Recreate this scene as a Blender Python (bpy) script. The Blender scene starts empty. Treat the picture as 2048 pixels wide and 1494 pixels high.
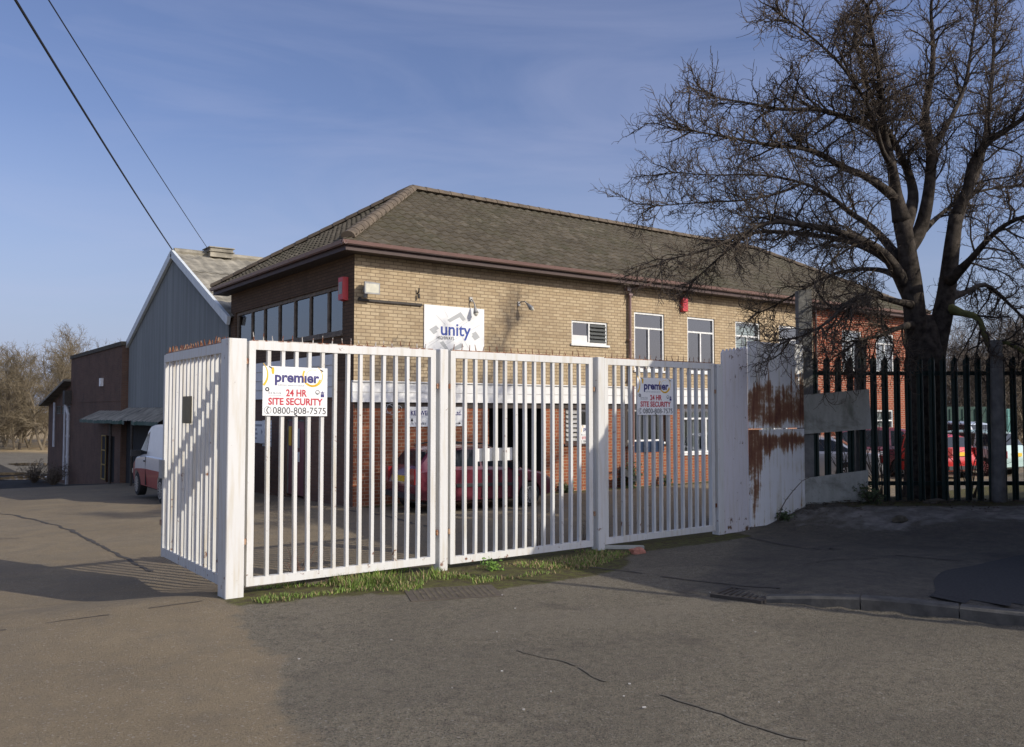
import bpy, bmesh, math, random
from mathutils import Vector, Matrix, noise
S = bpy.context.scene
COL = S.collection
rnd = random.Random(11)

# ------------------------------------------------------------------ camera
CAMZ = 1.9; FPX = 1720.0; PITCH = math.atan(75/1720.0); HEAD = math.radians(53.7)
cam = bpy.data.cameras.new('camera'); co = bpy.data.objects.new('camera', cam); COL.objects.link(co)
co.location = (0, 0, CAMZ); co.rotation_euler = (math.pi/2+PITCH, 0, HEAD-math.pi/2)
cam.sensor_width = 36; cam.lens = 36*FPX/2048; cam.clip_end = 6000; cam.clip_start = .05
S.camera = co
# ------------------------------------------------------------------ light
EL = math.radians(29.5); DX, DY = -.447, .8945
sun = bpy.data.lights.new('sun', 'SUN'); so = bpy.data.objects.new('sun', sun); COL.objects.link(so)
so.rotation_euler = Vector((DX*math.cos(EL), DY*math.cos(EL), -math.sin(EL))).to_track_quat('-Z', 'Y').to_euler()
sun.energy = 3.45; sun.angle = math.radians(.5); sun.color = (1, .93, .81)
W = bpy.data.worlds.new('World'); S.world = W; W.use_nodes = True
nt = W.node_tree; nt.nodes.clear()
def N(nt, t, **k):
    n = nt.nodes.new(t)
    for a, b in k.items():
        if a == 'inp':
            for kk, v in b.items(): n.inputs[kk].default_value = v
        else: setattr(n, a, b)
    return n
sky = N(nt, 'ShaderNodeTexSky', sky_type='NISHITA', sun_disc=False, sun_elevation=EL, sun_rotation=math.atan2(-DX, -DY),
        altitude=50, air_density=1.0, dust_density=2.2, ozone_density=4.0)
tc = N(nt, 'ShaderNodeTexCoord'); mp = N(nt, 'ShaderNodeMapping'); mp.inputs['Scale'].default_value = (1.2, 1.2, 5.5)
mp.inputs['Rotation'].default_value = (.1, .25, .5)
n1 = N(nt, 'ShaderNodeTexNoise', inp={'Scale': 2.1, 'Detail': 6, 'Roughness': .55, 'Distortion': .7})
r1 = N(nt, 'ShaderNodeMapRange', inp={'From Min': .46, 'From Max': .78, 'To Min': 0, 'To Max': .26})
hs = N(nt, 'ShaderNodeHueSaturation', inp={'Saturation': 1.0, 'Value': 1.05})
mx = N(nt, 'ShaderNodeMix', data_type='RGBA'); mx.inputs['B'].default_value = (4.3, 4.6, 6.3, 1)
bg = N(nt, 'ShaderNodeBackground', inp={'Strength': .11}); ow = N(nt, 'ShaderNodeOutputWorld')
L = nt.links.new
L(tc.outputs['Generated'], mp.inputs['Vector']); L(mp.outputs[0], n1.inputs['Vector']); L(n1.outputs['Fac'], r1.inputs['Value'])
tn = N(nt, 'ShaderNodeMix', data_type='RGBA', blend_type='MULTIPLY'); tn.inputs['Factor'].default_value = 1; tn.inputs['B'].default_value = (1.20, 1.03, 1.12, 1)
L(sky.outputs[0], tn.inputs['A']); L(tn.outputs['Result'], hs.inputs['Color'])
sepz = N(nt, 'ShaderNodeSeparateXYZ'); hz = N(nt, 'ShaderNodeMapRange', inp={'From Min': .0, 'From Max': .30, 'To Min': .85, 'To Max': 0.}); L(tc.outputs['Generated'], sepz.inputs[0]); L(sepz.outputs[2], hz.inputs['Value'])
mh = N(nt, 'ShaderNodeMix', data_type='RGBA'); mh.inputs['B'].default_value = (3.5, 4.2, 5.9, 1); dt = N(nt, 'ShaderNodeVectorMath', operation='DOT_PRODUCT'); dt.inputs[1].default_value = (DX, DY, 0); L(tc.outputs['Generated'], dt.inputs[0])
dm = N(nt, 'ShaderNodeMapRange', inp={'From Min': -.2, 'From Max': .25, 'To Min': 0., 'To Max': 1.}); L(dt.outputs['Value'], dm.inputs['Value']); hm = N(nt, 'ShaderNodeMath', operation='MULTIPLY'); L(hz.outputs[0], hm.inputs[0]); L(dm.outputs[0], hm.inputs[1])
L(hm.outputs[0], mh.inputs['Factor']); L(hs.outputs[0], mh.inputs['A']); L(mh.outputs['Result'], mx.inputs['A']); L(r1.outputs[0], mx.inputs['Factor']); m3 = N(nt, 'ShaderNodeMix', data_type='RGBA'); m3.inputs['B'].default_value = (12.5, 13.5, 16., 1); dn = N(nt, 'ShaderNodeMapRange', inp={'From Min': -.15, 'From Max': -.7, 'To Min': 0., 'To Max': .55})   # added glow in the unseen sunward sky, fills the front-facing shade
L(dt.outputs['Value'], dn.inputs['Value']); L(dn.outputs[0], m3.inputs['Factor']); L(mx.outputs['Result'], m3.inputs['A']); L(m3.outputs['Result'], bg.inputs['Color']); L(bg.outputs[0], ow.inputs[0])
S.view_settings.view_transform = 'Standard'; S.view_settings.look = 'None'; S.view_settings.exposure = .1; S.view_settings.gamma = 1

# ------------------------------------------------------------------ measuring: a photo pixel met with a known plane gives a point
Fh = Vector((math.cos(HEAD), math.sin(HEAD), 0)); Rv = Vector((math.sin(HEAD), -math.cos(HEAD), 0)); Zv = Vector((0, 0, 1))
Fv = Fh*math.cos(PITCH)+Zv*math.sin(PITCH); Uv = -Fh*math.sin(PITCH)+Zv*math.cos(PITCH); CP = Vector((0, 0, CAMZ))
def ray(u, v): return Fv*FPX+Rv*(u-1024)-Uv*(v-747)
def atY(u, v, y): d = ray(u, v); return CP+d*(y/d.y)
def atX(u, v, x): d = ray(u, v); return CP+d*(x/d.x)
def atZ(u, v, z=0.): d = ray(u, v); return CP+d*((z-CAMZ)/d.z)
def atD(u, v, dep): return CP+ray(u, v)*(dep/FPX)
def ss(x): x = min(1, max(0, x)); return x*x*(3-2*x)
KERB = [(5.6, 8.3), (6.85, 6.05), (7.28, 5.17), (7.80, 4.33), (8.11, 3.48), (8.9, 1.2), (9.8, -1.6), (11.5, -7.5)]
def kerb_sd(x, y):      # signed distance behind the kerb line, and how far along it
    best = None; acc = 0
    for (ax, ay), (bx, by) in zip(KERB, KERB[1:]):
        dx, dy = bx-ax, by-ay; l = math.hypot(dx, dy); t = max(0, min(1, ((x-ax)*dx+(y-ay)*dy)/l/l))
        px, py = ax+dx*t, ay+dy*t; d = math.hypot(x-px, y-py); sgn = 1 if (dx*(y-ay)-dy*(x-ax)) > 0 else -1
        if best is None or d < best[0]: best = (d, sgn, acc+t*l)
        acc += l
    return best[0]*best[1], best[2]
def gh(x, y):           # height of the ground
    z = -.26*ss((y-8.9)/2.2)
    for y0, y1, a in ((18, 24, -.14), (24, 39, -.73), (39, 52, -.94), (52, 64, -.43)):
        z += a*max(0, min(1, (y-y0)/(y1-y0)))
    dd = x*.592+y*.806
    z += .36*ss((dd-10.2)/4)*ss((x-10.9)/2.4)*(1-ss((dd-15.2)/2.5))
    if x > 5 and y < 9 and x < 24:
        sd, al = kerb_sd(x, y)
        if dd > 11.5 and x > 11: z += .035*(noise.noise(Vector((x*1.6, y*1.6, 4)))+.5*noise.noise(Vector((x*4, y*4, 9))))*ss((dd-11.5)/1.5)
        if sd > 0: z += .12*min(1, sd/.25)*ss((al-2.4)/1.6)*(1-ss((dd-10.5)/3))
    return z

def onground(u, v):
    d = ray(u, v).normalized(); k = 2.
    for _ in range(4000):
        p = CP+d*k
        if p.z <= gh(p.x, p.y): return p
        k += .05
    return p
# ------------------------------------------------------------------ materials
def newmat(name):
    m = bpy.data.materials.new(name); m.use_nodes = True; t = m.node_tree; t.nodes.clear()
    o = N(t, 'ShaderNodeOutputMaterial'); b = N(t, 'ShaderNodeBsdfPrincipled'); t.links.new(b.outputs[0], o.inputs[0])
    return m, t, b, o
def mixc(t, fac, a, b, mode='MIX'):
    x = N(t, 'ShaderNodeMix', data_type='RGBA', blend_type=mode)
    for k, v in (('Factor', fac), ('A', a), ('B', b)):
        if isinstance(v, (int, float)): x.inputs[k].default_value = v
        elif isinstance(v, tuple): x.inputs[k].default_value = (*v, 1) if len(v) == 3 else v
        else: t.links.new(v, x.inputs[k])
    return x.outputs['Result']
def mrange(t, v, a, b, c=0., d=1.):
    x = N(t, 'ShaderNodeMapRange', inp={'From Min': a, 'From Max': b, 'To Min': c, 'To Max': d}); t.links.new(v, x.inputs['Value']); return x.outputs[0]
def math2(t, op, a, b):
    x = N(t, 'ShaderNodeMath', operation=op)
    for i, v in enumerate((a, b)):
        if isinstance(v, (int, float)): x.inputs[i].default_value = v
        else: t.links.new(v, x.inputs[i])
    return x.outputs[0]
def pos(t, scale=(1, 1, 1)):
    g = N(t, 'ShaderNodeNewGeometry'); m = N(t, 'ShaderNodeMapping'); m.inputs['Scale'].default_value = scale
    t.links.new(g.outputs['Position'], m.inputs['Vector']); return m.outputs[0]
def objpos(t, scale=(1, 1, 1)):
    g = N(t, 'ShaderNodeTexCoord'); m = N(t, 'ShaderNodeMapping'); m.inputs['Scale'].default_value = scale
    t.links.new(g.outputs['Object'], m.inputs['Vector']); return m.outputs[0]
def noisef(t, vec, scale, detail=4, rough=.55, dist=0.):
    n = N(t, 'ShaderNodeTexNoise', inp={'Scale': scale, 'Detail': detail, 'Roughness': rough, 'Distortion': dist}); t.links.new(vec, n.inputs['Vector']); return n.outputs['Fac']
def bump(t, b, h, strength=.3, dist=.01):
    x = N(t, 'ShaderNodeBump', inp={'Strength': strength, 'Distance': dist}); t.links.new(h, x.inputs['Height']); t.links.new(x.outputs[0], b.inputs['Normal'])
def simple(name, col, rough=.6, metal=0., var=.18, scale=6., bmp=0., coat=0., spec=.5):
    m, t, b, o = newmat(name)
    p = objpos(t); f = noisef(t, p, scale, 5); d = tuple(c*(1-var) for c in col); u = tuple(min(1, c*(1+var)) for c in col)
    t.links.new(mixc(t, mrange(t, f, .3, .7), d, u), b.inputs['Base Color'])
    b.inputs['Roughness'].default_value = rough; b.inputs['Metallic'].default_value = metal; b.inputs['Coat Weight'].default_value = coat
    b.inputs['Specular IOR Level'].default_value = spec
    if bmp: bump(t, b, noisef(t, p, scale*6, 4), bmp, .01)
    return m
def brick(name, c1, c2, mortar, bw=.235, bh=.082, ms=.011, dirt=.25, dirtc=(.05, .045, .04), pale=None):
    m, t, b, o = newmat(name)
    g = N(t, 'ShaderNodeNewGeometry'); sp = N(t, 'ShaderNodeSeparateXYZ'); sn = N(t, 'ShaderNodeSeparateXYZ')
    t.links.new(g.outputs['Position'], sp.inputs[0]); t.links.new(g.outputs['True Normal'], sn.inputs[0])
    nx = math2(t, 'ABSOLUTE', sn.outputs[0], 0); isx = math2(t, 'GREATER_THAN', nx, .5)
    u = N(t, 'ShaderNodeMix', data_type='FLOAT'); t.links.new(isx, u.inputs['Factor']); t.links.new(sp.outputs[0], u.inputs['A']); t.links.new(sp.outputs[1], u.inputs['B'])
    cb = N(t, 'ShaderNodeCombineXYZ'); t.links.new(u.outputs['Result'], cb.inputs[0]); t.links.new(sp.outputs[2], cb.inputs[1])
    br = N(t, 'ShaderNodeTexBrick', offset=.5, inp={'Scale': 1., 'Mortar Size': ms, 'Mortar Smooth': .2, 'Brick Width': bw, 'Row Height': bh, 'Bias': 0.,
           'Color1': (*c1, 1), 'Color2': (*c2, 1), 'Mortar': (*mortar, 1)})
    t.links.new(cb.outputs[0], br.inputs['Vector'])
    n = noisef(t, cb.outputs[0], 1.1, 6, .65); n2 = noisef(t, cb.outputs[0], 26., 3)
    c = br.outputs['Color']
    if pale:
        b2 = N(t, 'ShaderNodeTexBrick', offset=.5, inp={'Scale': 1., 'Mortar Size': 0., 'Brick Width': bw, 'Row Height': bh, 'Bias': -.9, 'Color1': (0, 0, 0, 1), 'Color2': (1, 1, 1, 1), 'Mortar': (0, 0, 0, 1)})
        t.links.new(cb.outputs[0], b2.inputs['Vector'])
        mf = math2(t, 'SUBTRACT', 1., br.outputs['Fac'])
        c = mixc(t, math2(t, 'MULTIPLY', math2(t, 'GREATER_THAN', b2.outputs['Color'], .82), mf), c, pale)
    c = mixc(t, mrange(t, n2, .3, .75, 0, .35), c, tuple(x*.6 for x in c1))
    st = N(t, 'ShaderNodeMapping'); st.inputs['Scale'].default_value = (2.2, .28, 1); t.links.new(cb.outputs[0], st.inputs[0])
    s = noisef(t, st.outputs[0], 1., 5, .6)
    c = mixc(t, math2(t, 'MULTIPLY', mrange(t, s, .55, .8), dirt*1.7), c, dirtc)
    c = mixc(t, math2(t, 'MULTIPLY', mrange(t, n, .45, .75), dirt), c, dirtc)
    t.links.new(c, b.inputs['Base Color']); b.inputs['Roughness'].default_value = .9; b.inputs['Specular IOR Level'].default_value = .2
    bump(t, b, math2(t, 'SUBTRACT', n2, br.outputs['Fac']), .5, .006)
    return m
def painted(name, col=(.8, .8, .78), rust=(.16, .05, .015), amt=.5, thr=.66):
    m, t, b, o = newmat(name); p = pos(t)
    f = noisef(t, p, 9, 8, .7); sz = N(t, 'ShaderNodeSeparateXYZ'); t.links.new(p, sz.inputs[0]); lowz = mrange(t, sz.outputs[2], .08, .42, .07, 0.); hiz = mrange(t, sz.outputs[2], 2.3, 2.6, 0., .045); f = math2(t, 'ADD', f, math2(t, 'ADD', lowz, hiz)); f2 = noisef(t, pos(t, (14, 14, 1.2)), 1.3, 5, .6); f3 = noisef(t, p, 2.3, 4)
    c = mixc(t, mrange(t, f2, .48, .72, 0, .6*amt), col, (.50, .43, .30))
    c = mixc(t, mrange(t, f3, .45, .8, 0, .25), c, tuple(x*.78 for x in col))
    c = mixc(t, mrange(t, f, thr, thr+.06), c, rust)
    t.links.new(c, b.inputs['Base Color']); b.inputs['Roughness'].default_value = .5
    bump(t, b, f, .15, .004); return m
def rusty(name, low):        # steel sheet in flaking white paint; rust weeps down from its middle (upper sheet) or top and left edge (lower sheet)
    m, t, b, o = newmat(name); p = objpos(t); sx = N(t, 'ShaderNodeSeparateXYZ'); t.links.new(p, sx.inputs[0]); X, Z = sx.outputs[0], sx.outputs[2]
    nx_ = noisef(t, objpos(t, (3.4, 1, .10)), 1., 3, .6); st = noisef(t, objpos(t, (17, 1, .8)), 1., 6, .65); bl = noisef(t, objpos(t, (2.4, 1, 2.)), 1., 6, .65); ed = noisef(t, p, 16, 6, .7)
    if not low:
        hx = math2(t, 'ADD', mrange(t, nx_, .25, .75, .5, 1.25), mrange(t, X, .2, 1.2, .0, .1)); d = mrange(t, math2(t, 'SUBTRACT', hx, Z), -.12, .34); d = math2(t, 'SUBTRACT', d, mrange(t, Z, .0, .16, .5, 0.))
    else:
        d = math2(t, 'MAXIMUM', math2(t, 'MULTIPLY', mrange(t, math2(t, 'ADD', Z, mrange(t, nx_, .25, .75, -.25, .25)), 1.02, 1.34), mrange(t, Z, 1.5, 1.40, .35, 1.)), math2(t, 'MULTIPLY', mrange(t, X, .12, .52, 1.15, 0.), mrange(t, Z, .35, 1.1, .45, 1.)))
    k = math2(t, 'ADD', math2(t, 'MULTIPLY', d, .82), math2(t, 'ADD', math2(t, 'MULTIPLY', math2(t, 'SUBTRACT', st, .5), 1.9), math2(t, 'MULTIPLY', math2(t, 'SUBTRACT', bl, .5), 2.2))); k = math2(t, 'ADD', k, math2(t, 'MULTIPLY', math2(t, 'SUBTRACT', ed, .5), .6))
    c = mixc(t, mrange(t, math2(t, 'ADD', st, math2(t, 'MULTIPLY', math2(t, 'SUBTRACT', bl, .5), .8)), .48, .74, 0, .8), (.84, .84, .83), (.58, .53, .38))
    c = mixc(t, mrange(t, k, .42, .68), c, (.36, .24, .14)); c = mixc(t, mrange(t, k, .62, .86), c, (.22, .095, .052)); c = mixc(t, mrange(t, k, .95, 1.3), c, (.13, .05, .032))
    t.links.new(c, b.inputs['Base Color']); b.inputs['Roughness'].default_value = .7; bump(t, b, ed, .25, .004); return m
def glass(name, tint=(.75, .8, .8), refl=.22, rough=.015, top=.4):
    m, t, b, o = newmat(name); t.nodes.remove(b)
    tr = N(t, 'ShaderNodeBsdfTransparent', inp={'Color': (*tint, 1)}); gl = N(t, 'ShaderNodeBsdfGlossy', inp={'Roughness': rough, 'Color': (.9, .93, .95, 1)})
    lw = N(t, 'ShaderNodeLayerWeight', inp={'Blend': .35}); mxs = N(t, 'ShaderNodeMixShader')
    f = mrange(t, lw.outputs['Facing'], 0, 1, refl, top)
    t.links.new(f, mxs.inputs[0]); t.links.new(tr.outputs[0], mxs.inputs[1]); t.links.new(gl.outputs[0], mxs.inputs[2]); t.links.new(mxs.outputs[0], o.inputs[0]); return m
M = {}
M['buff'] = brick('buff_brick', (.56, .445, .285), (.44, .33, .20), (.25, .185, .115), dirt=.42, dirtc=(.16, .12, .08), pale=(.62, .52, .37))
M['sideshade'] = brick('shaded_side_brick', (.15, .095, .06), (.115, .072, .048), (.075, .055, .04), dirt=.3, dirtc=(.06, .045, .03))  # buff side wall, its shade put into a browner brick colour
M['red'] = brick('red_brick', (.34, .115, .055), (.25, .08, .04), (.40, .30, .20), ms=.009, dirt=.3)
M['red2'] = brick('orange_red_brick', (.30, .075, .035), (.24, .06, .03), (.40, .30, .22), ms=.010, dirt=.15)
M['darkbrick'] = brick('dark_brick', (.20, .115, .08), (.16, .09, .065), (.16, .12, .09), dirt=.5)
M['white'] = painted('white_gate_paint', (.66, .655, .63), amt=.9, thr=.665)
M['white2'] = painted('white_gate_paint_worn', (.60, .59, .56), amt=1.4, thr=.605)
M['plank'] = simple('white_cladding', (.72, .71, .68), .55, var=.06)
M['spike'] = painted('spike_steel', (.5, .48, .44), thr=.5)
M['rustspike'] = painted('rusted_spike', (.34, .2, .12), thr=.5)
M['signwhite'] = simple('sign_white', (.82, .82, .80), .35, var=.03)
M['navy'] = simple('navy_ink', (.035, .03, .16), .5, var=.05); M['blue'] = simple('blue_ink', (.02, .055, .30), .5, var=.05)
M['redink'] = simple('red_ink', (.50, .03, .05), .5, var=.05); M['yellow'] = simple('yellow_ink', (.80, .47, .02), .5, var=.05)
M['blackink'] = simple('black_ink', (.02, .02, .025), .5, var=.05); M['greyink'] = simple('grey_ink', (.33, .34, .36), .5, var=.05)
M['midgrey'] = simple('sign_grey', (.42, .43, .43), .5, var=.04)
M['rust'] = rusty('rusty_sheet', False); M['rust2'] = rusty('rusty_sheet_low', True)
M['oldwhite'] = painted('old_white_sheet', (.70, .67, .68), (.14, .07, .03), .7, .62)
M['greywood'] = simple('weathered_wood', (.17, .165, .15), .85, var=.35, scale=5, bmp=.4)
m, t, b, o = newmat('stained_board'); p = pos(t); f = noisef(t, p, 2.6, 7, .65, .4); f2 = noisef(t, pos(t, (5, 5, 1.1)), 2.2, 6, .65)
c = mixc(t, mrange(t, f2, .35, .7), (.47, .465, .41), (.36, .355, .30)); c = mixc(t, mrange(t, f, .50, .70, 0, .85), c, (.15, .155, .115)); c = mixc(t, mrange(t, noisef(t, p, 30, 4), .58, .7, 0, .5), c, (.22, .21, .17))
t.links.new(c, b.inputs['Base Color']); b.inputs['Roughness'].default_value = .85; bump(t, b, f2, .3, .005); M['board'] = m
M['greenpaint'] = simple('dark_green_paint', (.009, .024, .019), .5, var=.2)
M['gutter'] = simple('brown_pvc', (.21, .13, .112), .3, var=.08, spec=.7); M['fascia'] = simple('brown_fascia', (.06, .032, .026), .6)
M['darkwood'] = simple('dark_soffit', (.05, .036, .028), .7)
M['winwood'] = simple('weathered_window_wood', (.17, .135, .10), .75, var=.4, scale=9); M['winwhite'] = simple('window_white', (.76, .76, .73), .5, var=.12, scale=12)
M['glass'] = glass('window_glass', (.6, .63, .63), .10, .015, .32); M['glassblue'] = glass('window_glass_sky', (.3, .33, .36), .10, .015, .42); M['carglass'] = glass('car_glass', (.28, .32, .34), .2)
M['louvreglass'] = simple('louvre_glass', (.11, .115, .11), .25, var=.1)
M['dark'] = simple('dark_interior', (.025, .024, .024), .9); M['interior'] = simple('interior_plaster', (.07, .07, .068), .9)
M['blind'] = simple('pale_green_blind', (.50, .58, .50), .6, var=.05); M['vblind'] = simple('grey_vertical_blind', (.42, .44, .44), .7, var=.12)
M['pinkdoor'] = simple('faded_red_door', (.22, .085, .085), .6); M['redbox'] = simple('alarm_red', (.55, .03, .035), .4, var=.06)
M['grey'] = simple('grey_plastic', (.32, .32, .31), .5); M['galv'] = simple('galvanised_steel', (.36, .35, .33), .45, .5)
m, t, b, o = newmat('grey_green_cladding'); p = pos(t, (1, 1, .12)); f = noisef(t, p, 2.2, 6, .65); f2 = noisef(t, pos(t, (1, 4.5, .05)), 1.3, 3)
c = mixc(t, mrange(t, f, .3, .7), (.22, .245, .25), (.29, .315, .32)); c = mixc(t, mrange(t, f2, .4, .65, 0, .55), c, (.15, .17, .175)); t.links.new(c, b.inputs['Base Color']); b.inputs['Roughness'].default_value = .55; M['cladding'] = m
M['barge'] = simple('white_bargeboard', (.66, .70, .70), .5, var=.1)
M['asbestos'] = simple('lichened_cement_sheet', (.27, .245, .19), .9, var=.5, scale=2.2, bmp=.3)
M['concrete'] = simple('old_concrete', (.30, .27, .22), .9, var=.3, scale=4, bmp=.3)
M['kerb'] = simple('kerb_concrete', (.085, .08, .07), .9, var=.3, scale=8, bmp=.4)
M['lid'] = simple('rusty_lid', (.085, .068, .05), .9, var=.3, scale=9)
M['iron'] = simple('cast_iron', (.05, .042, .034), .75, var=.3, scale=15)
M['bark'] = simple('tree_bark', (.060, .050, .041), .95, var=.6, scale=9, bmp=1., spec=.15); M['twig'] = simple('twig_bark', (.105, .082, .062), .9, var=.3, scale=3, spec=.15)
M['moss'] = simple('mossy_bark', (.15, .15, .05), .95, var=.4, scale=9)
M['fartwig'] = simple('far_twig', (.165, .132, .082), .95, var=.2, scale=.5); M['fartrunk'] = simple('far_trunk', (.15, .12, .08), .95, var=.3, scale=2)
M['scrubtwig'] = simple('scrub_twig', (.13, .105, .08), .95, var=.3, scale=.7)
M['grass'] = simple('grass_blade', (.15, .23, .035), .7, var=.5, scale=2.2); M['drygrass'] = simple('dry_stem', (.34, .25, .13), .85, var=.3)
M['leaf'] = simple('dark_leaf', (.05, .075, .022), .7, var=.5, scale=9); M['brightleaf'] = simple('weed_leaf', (.13, .24, .03), .6, var=.3, scale=12)
M['tyre'] = simple('tyre', (.018, .018, .018), .8); M['alloy'] = simple('alloy', (.55, .55, .55), .35, .8, var=.05); M['chassis'] = simple('black_trim', (.022, .022, .023), .6)
M['maroon'] = simple('maroon_paint', (.125, .022, .035), .25, var=.12, scale=2.5, coat=.6); M['vanwhite'] = simple('van_white', (.72, .72, .72), .3, var=.04, coat=.4)
M['vanred'] = simple('van_red', (.33, .03, .035), .35, var=.06, coat=.4); M['silver'] = simple('silver_paint', (.42, .43, .46), .28, .5, var=.04, coat=.6)
M['carred'] = simple('red_paint', (.55, .03, .03), .3, var=.05, coat=.5); M['mint'] = simple('pale_green_paint', (.42, .56, .52), .3, var=.05, coat=.5)
M['paleblue'] = simple('pale_blue_paint', (.40, .46, .56), .3, var=.05, coat=.5); M['plate'] = simple('yellow_plate', (.78, .50, .03), .5, var=.04); M['platewhite'] = M['signwhite']
M['lightred'] = simple('tail_light', (.22, .012, .012), .2, var=.05, coat=.5); M['ochre'] = simple('ochre_door', (.36, .235, .04), .6, var=.2); M['olive'] = simple('olive_plate', (.17, .13, .05), .5, var=.2)
M['pipe'] = simple('grey_white_pipe', (.55, .56, .58), .5, var=.1); M['bluegrey'] = simple('blue_grey_board', (.16, .22, .31), .6, var=.2); M['cable'] = simple('black_cable', (.015, .015, .018), .6)
M['brickbit'] = simple('pink_brick', (.40, .17, .12), .9, var=.3, scale=20); M['stone'] = simple('mossy_stone', (.10, .085, .06), .95, var=.4, scale=8, bmp=.5)
M['container'] = simple('green_container', (.03, .075, .055), .6); M['turquoise'] = simple('turquoise_sheet', (.16, .38, .33), .6)
M['litter'] = simple('litter_white', (.5, .48, .44), .7); M['lamp'] = simple('lamp_glass', (.65, .62, .5), .2, var=.1)
M['render'] = simple('white_render', (.74, .72, .68), .9, var=.15, scale=2); M['slate'] = simple('slate_roof', (.09, .085, .085), .8)
# roof tiles
m, t, b, o = newmat('brown_concrete_tile'); p = pos(t); f = noisef(t, p, 3.2, 6, .65); f2 = noisef(t, p, 22, 3)
c = mixc(t, mrange(t, f, .3, .7), (.075, .063, .043), (.15, .127, .092)); c = mixc(t, mrange(t, f2, .55, .75, 0, .5), c, (.18, .16, .12)); c = mixc(t, mrange(t, noisef(t, p, .7, 5, .7), .48, .72, 0, .6), c, (.085, .085, .045)); tv = N(t, 'ShaderNodeTexVoronoi', inp={'Scale': 3.1}); t.links.new(p, tv.inputs['Vector']); tvc = N(t, 'ShaderNodeSeparateColor'); t.links.new(tv.outputs['Color'], tvc.inputs[0]); c = mixc(t, mrange(t, tvc.outputs[0], 0, 1, 0, .2), c, (.06, .05, .036)); c = mixc(t, mrange(t, tvc.outputs[1], .8, 1, 0, .5), c, (.21, .18, .135))
t.links.new(c, b.inputs['Base Color']); b.inputs['Roughness'].default_value = .92; b.inputs['Specular IOR Level'].default_value = .2; M['tile'] = m
# ground
m, t, b, o = newmat('ground_surface'); p = pos(t)
a1 = N(t, 'ShaderNodeAttribute', attribute_name='zone1'); a2 = N(t, 'ShaderNodeAttribute', attribute_name='zone2')
s1 = N(t, 'ShaderNodeSeparateColor'); s2 = N(t, 'ShaderNodeSeparateColor'); t.links.new(a1.outputs['Color'], s1.inputs[0]); t.links.new(a2.outputs['Color'], s2.inputs[0])
big = noisef(t, p, .55, 6, .6); mid = noisef(t, p, 3.4, 6, .65, .3); fine = noisef(t, p, 58, 5, .75); fine2 = noisef(t, p, 140, 3, .8)
vo = N(t, 'ShaderNodeTexVoronoi', feature='F1', inp={'Scale': 75., 'Randomness': 1.}); t.links.new(p, vo.inputs['Vector'])
vc = N(t, 'ShaderNodeSeparateColor'); t.links.new(vo.outputs['Color'], vc.inputs[0])
asp = mixc(t, mrange(t, big, .3, .7), (.148, .129, .092), (.195, .17, .122)); asp = mixc(t, mrange(t, mid, .52, .75, 0, .55), asp, (.10, .088, .074))
asp = mixc(t, mrange(t, fine, .50, .62, 0, .85), asp, (.035, .032, .028)); asp = mixc(t, mrange(t, noisef(t, p, 95, 4, .8), .53, .66, 0, .7), asp, (.27, .24, .195)); asp = mixc(t, mrange(t, vc.outputs[0], .93, .985, 0, .6), asp, (.28, .26, .22))
asp = mixc(t, mrange(t, vc.outputs[1], .80, .95, 0, .45), asp, (.24, .19, .14))
brn = mixc(t, mrange(t, big, .3, .7), (.215, .168, .105), (.27, .214, .135)); brn = mixc(t, mrange(t, mid, .45, .75, 0, .4), brn, (.145, .118, .09))
brn = mixc(t, mrange(t, noisef(t, p, 1.3, 7, .7, .5), .5, .72, 0, .5), brn, (.125, .11, .092)); brn = mixc(t, mrange(t, fine, .52, .66, 0, .7), brn, (.085, .068, .05)); brn = mixc(t, mrange(t, noisef(t, p, 85, 4, .8), .55, .68, 0, .5), brn, (.33, .28, .21)); brn = mixc(t, mrange(t, vc.outputs[0], .95, .985, 0, .5), brn, (.36, .33, .28))
mot = noisef(t, p, 13, 6, .7, .2); asp = mixc(t, mrange(t, mot, .50, .68, 0, .6), asp, (.068, .058, .044)); asp = mixc(t, mrange(t, mot, .46, .32, 0, .35), asp, (.25, .22, .165)); brn = mixc(t, mrange(t, mot, .54, .72, 0, .4), brn, (.13, .105, .072))
rep = noisef(t, pos(t, (1, 1.4, 1)), .42, 3, .5, .8); asp = mixc(t, mrange(t, rep, .50, .56, 0, .2), asp, (.085, .075, .06)); asp = mixc(t, mrange(t, rep, .40, .34, 0, .22), asp, (.20, .175, .135))
oil = noisef(t, p, 1.05, 5, .6, .4); asp = mixc(t, mrange(t, oil, .60, .74, 0, .6), asp, (.06, .05, .042)); brn = mixc(t, mrange(t, oil, .62, .76, 0, .4), brn, (.11, .09, .068)); brn = mixc(t, mrange(t, rep, .52, .60, 0, .2), brn, (.15, .135, .11))
def zmask(out, w=.35):
    k = math2(t, 'ADD', out, math2(t, 'MULTIPLY', math2(t, 'SUBTRACT', mid, .5), w*2)); return mrange(t, k, .38, .62)
c = mixc(t, zmask(s1.outputs[0], .75), asp, brn)
shade_tar = mixc(t, mrange(t, fine, .4, .65), (.035, .034, .034), (.075, .07, .066)); c = mixc(t, zmask(s2.outputs[1], .12), c, shade_tar)  # dark pavement coat, deepens the shade there by colour
con = mixc(t, mrange(t, mid, .35, .7), (.20, .19, .17), (.30, .275, .24)); c = mixc(t, zmask(s2.outputs[2], .4), c, con)
moss = mixc(t, mrange(t, noisef(t, p, 9, 6, .7), .4, .65), (.065, .05, .028), (.115, .12, .03)); c = mixc(t, zmask(s1.outputs[1], .5), c, moss)
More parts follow.
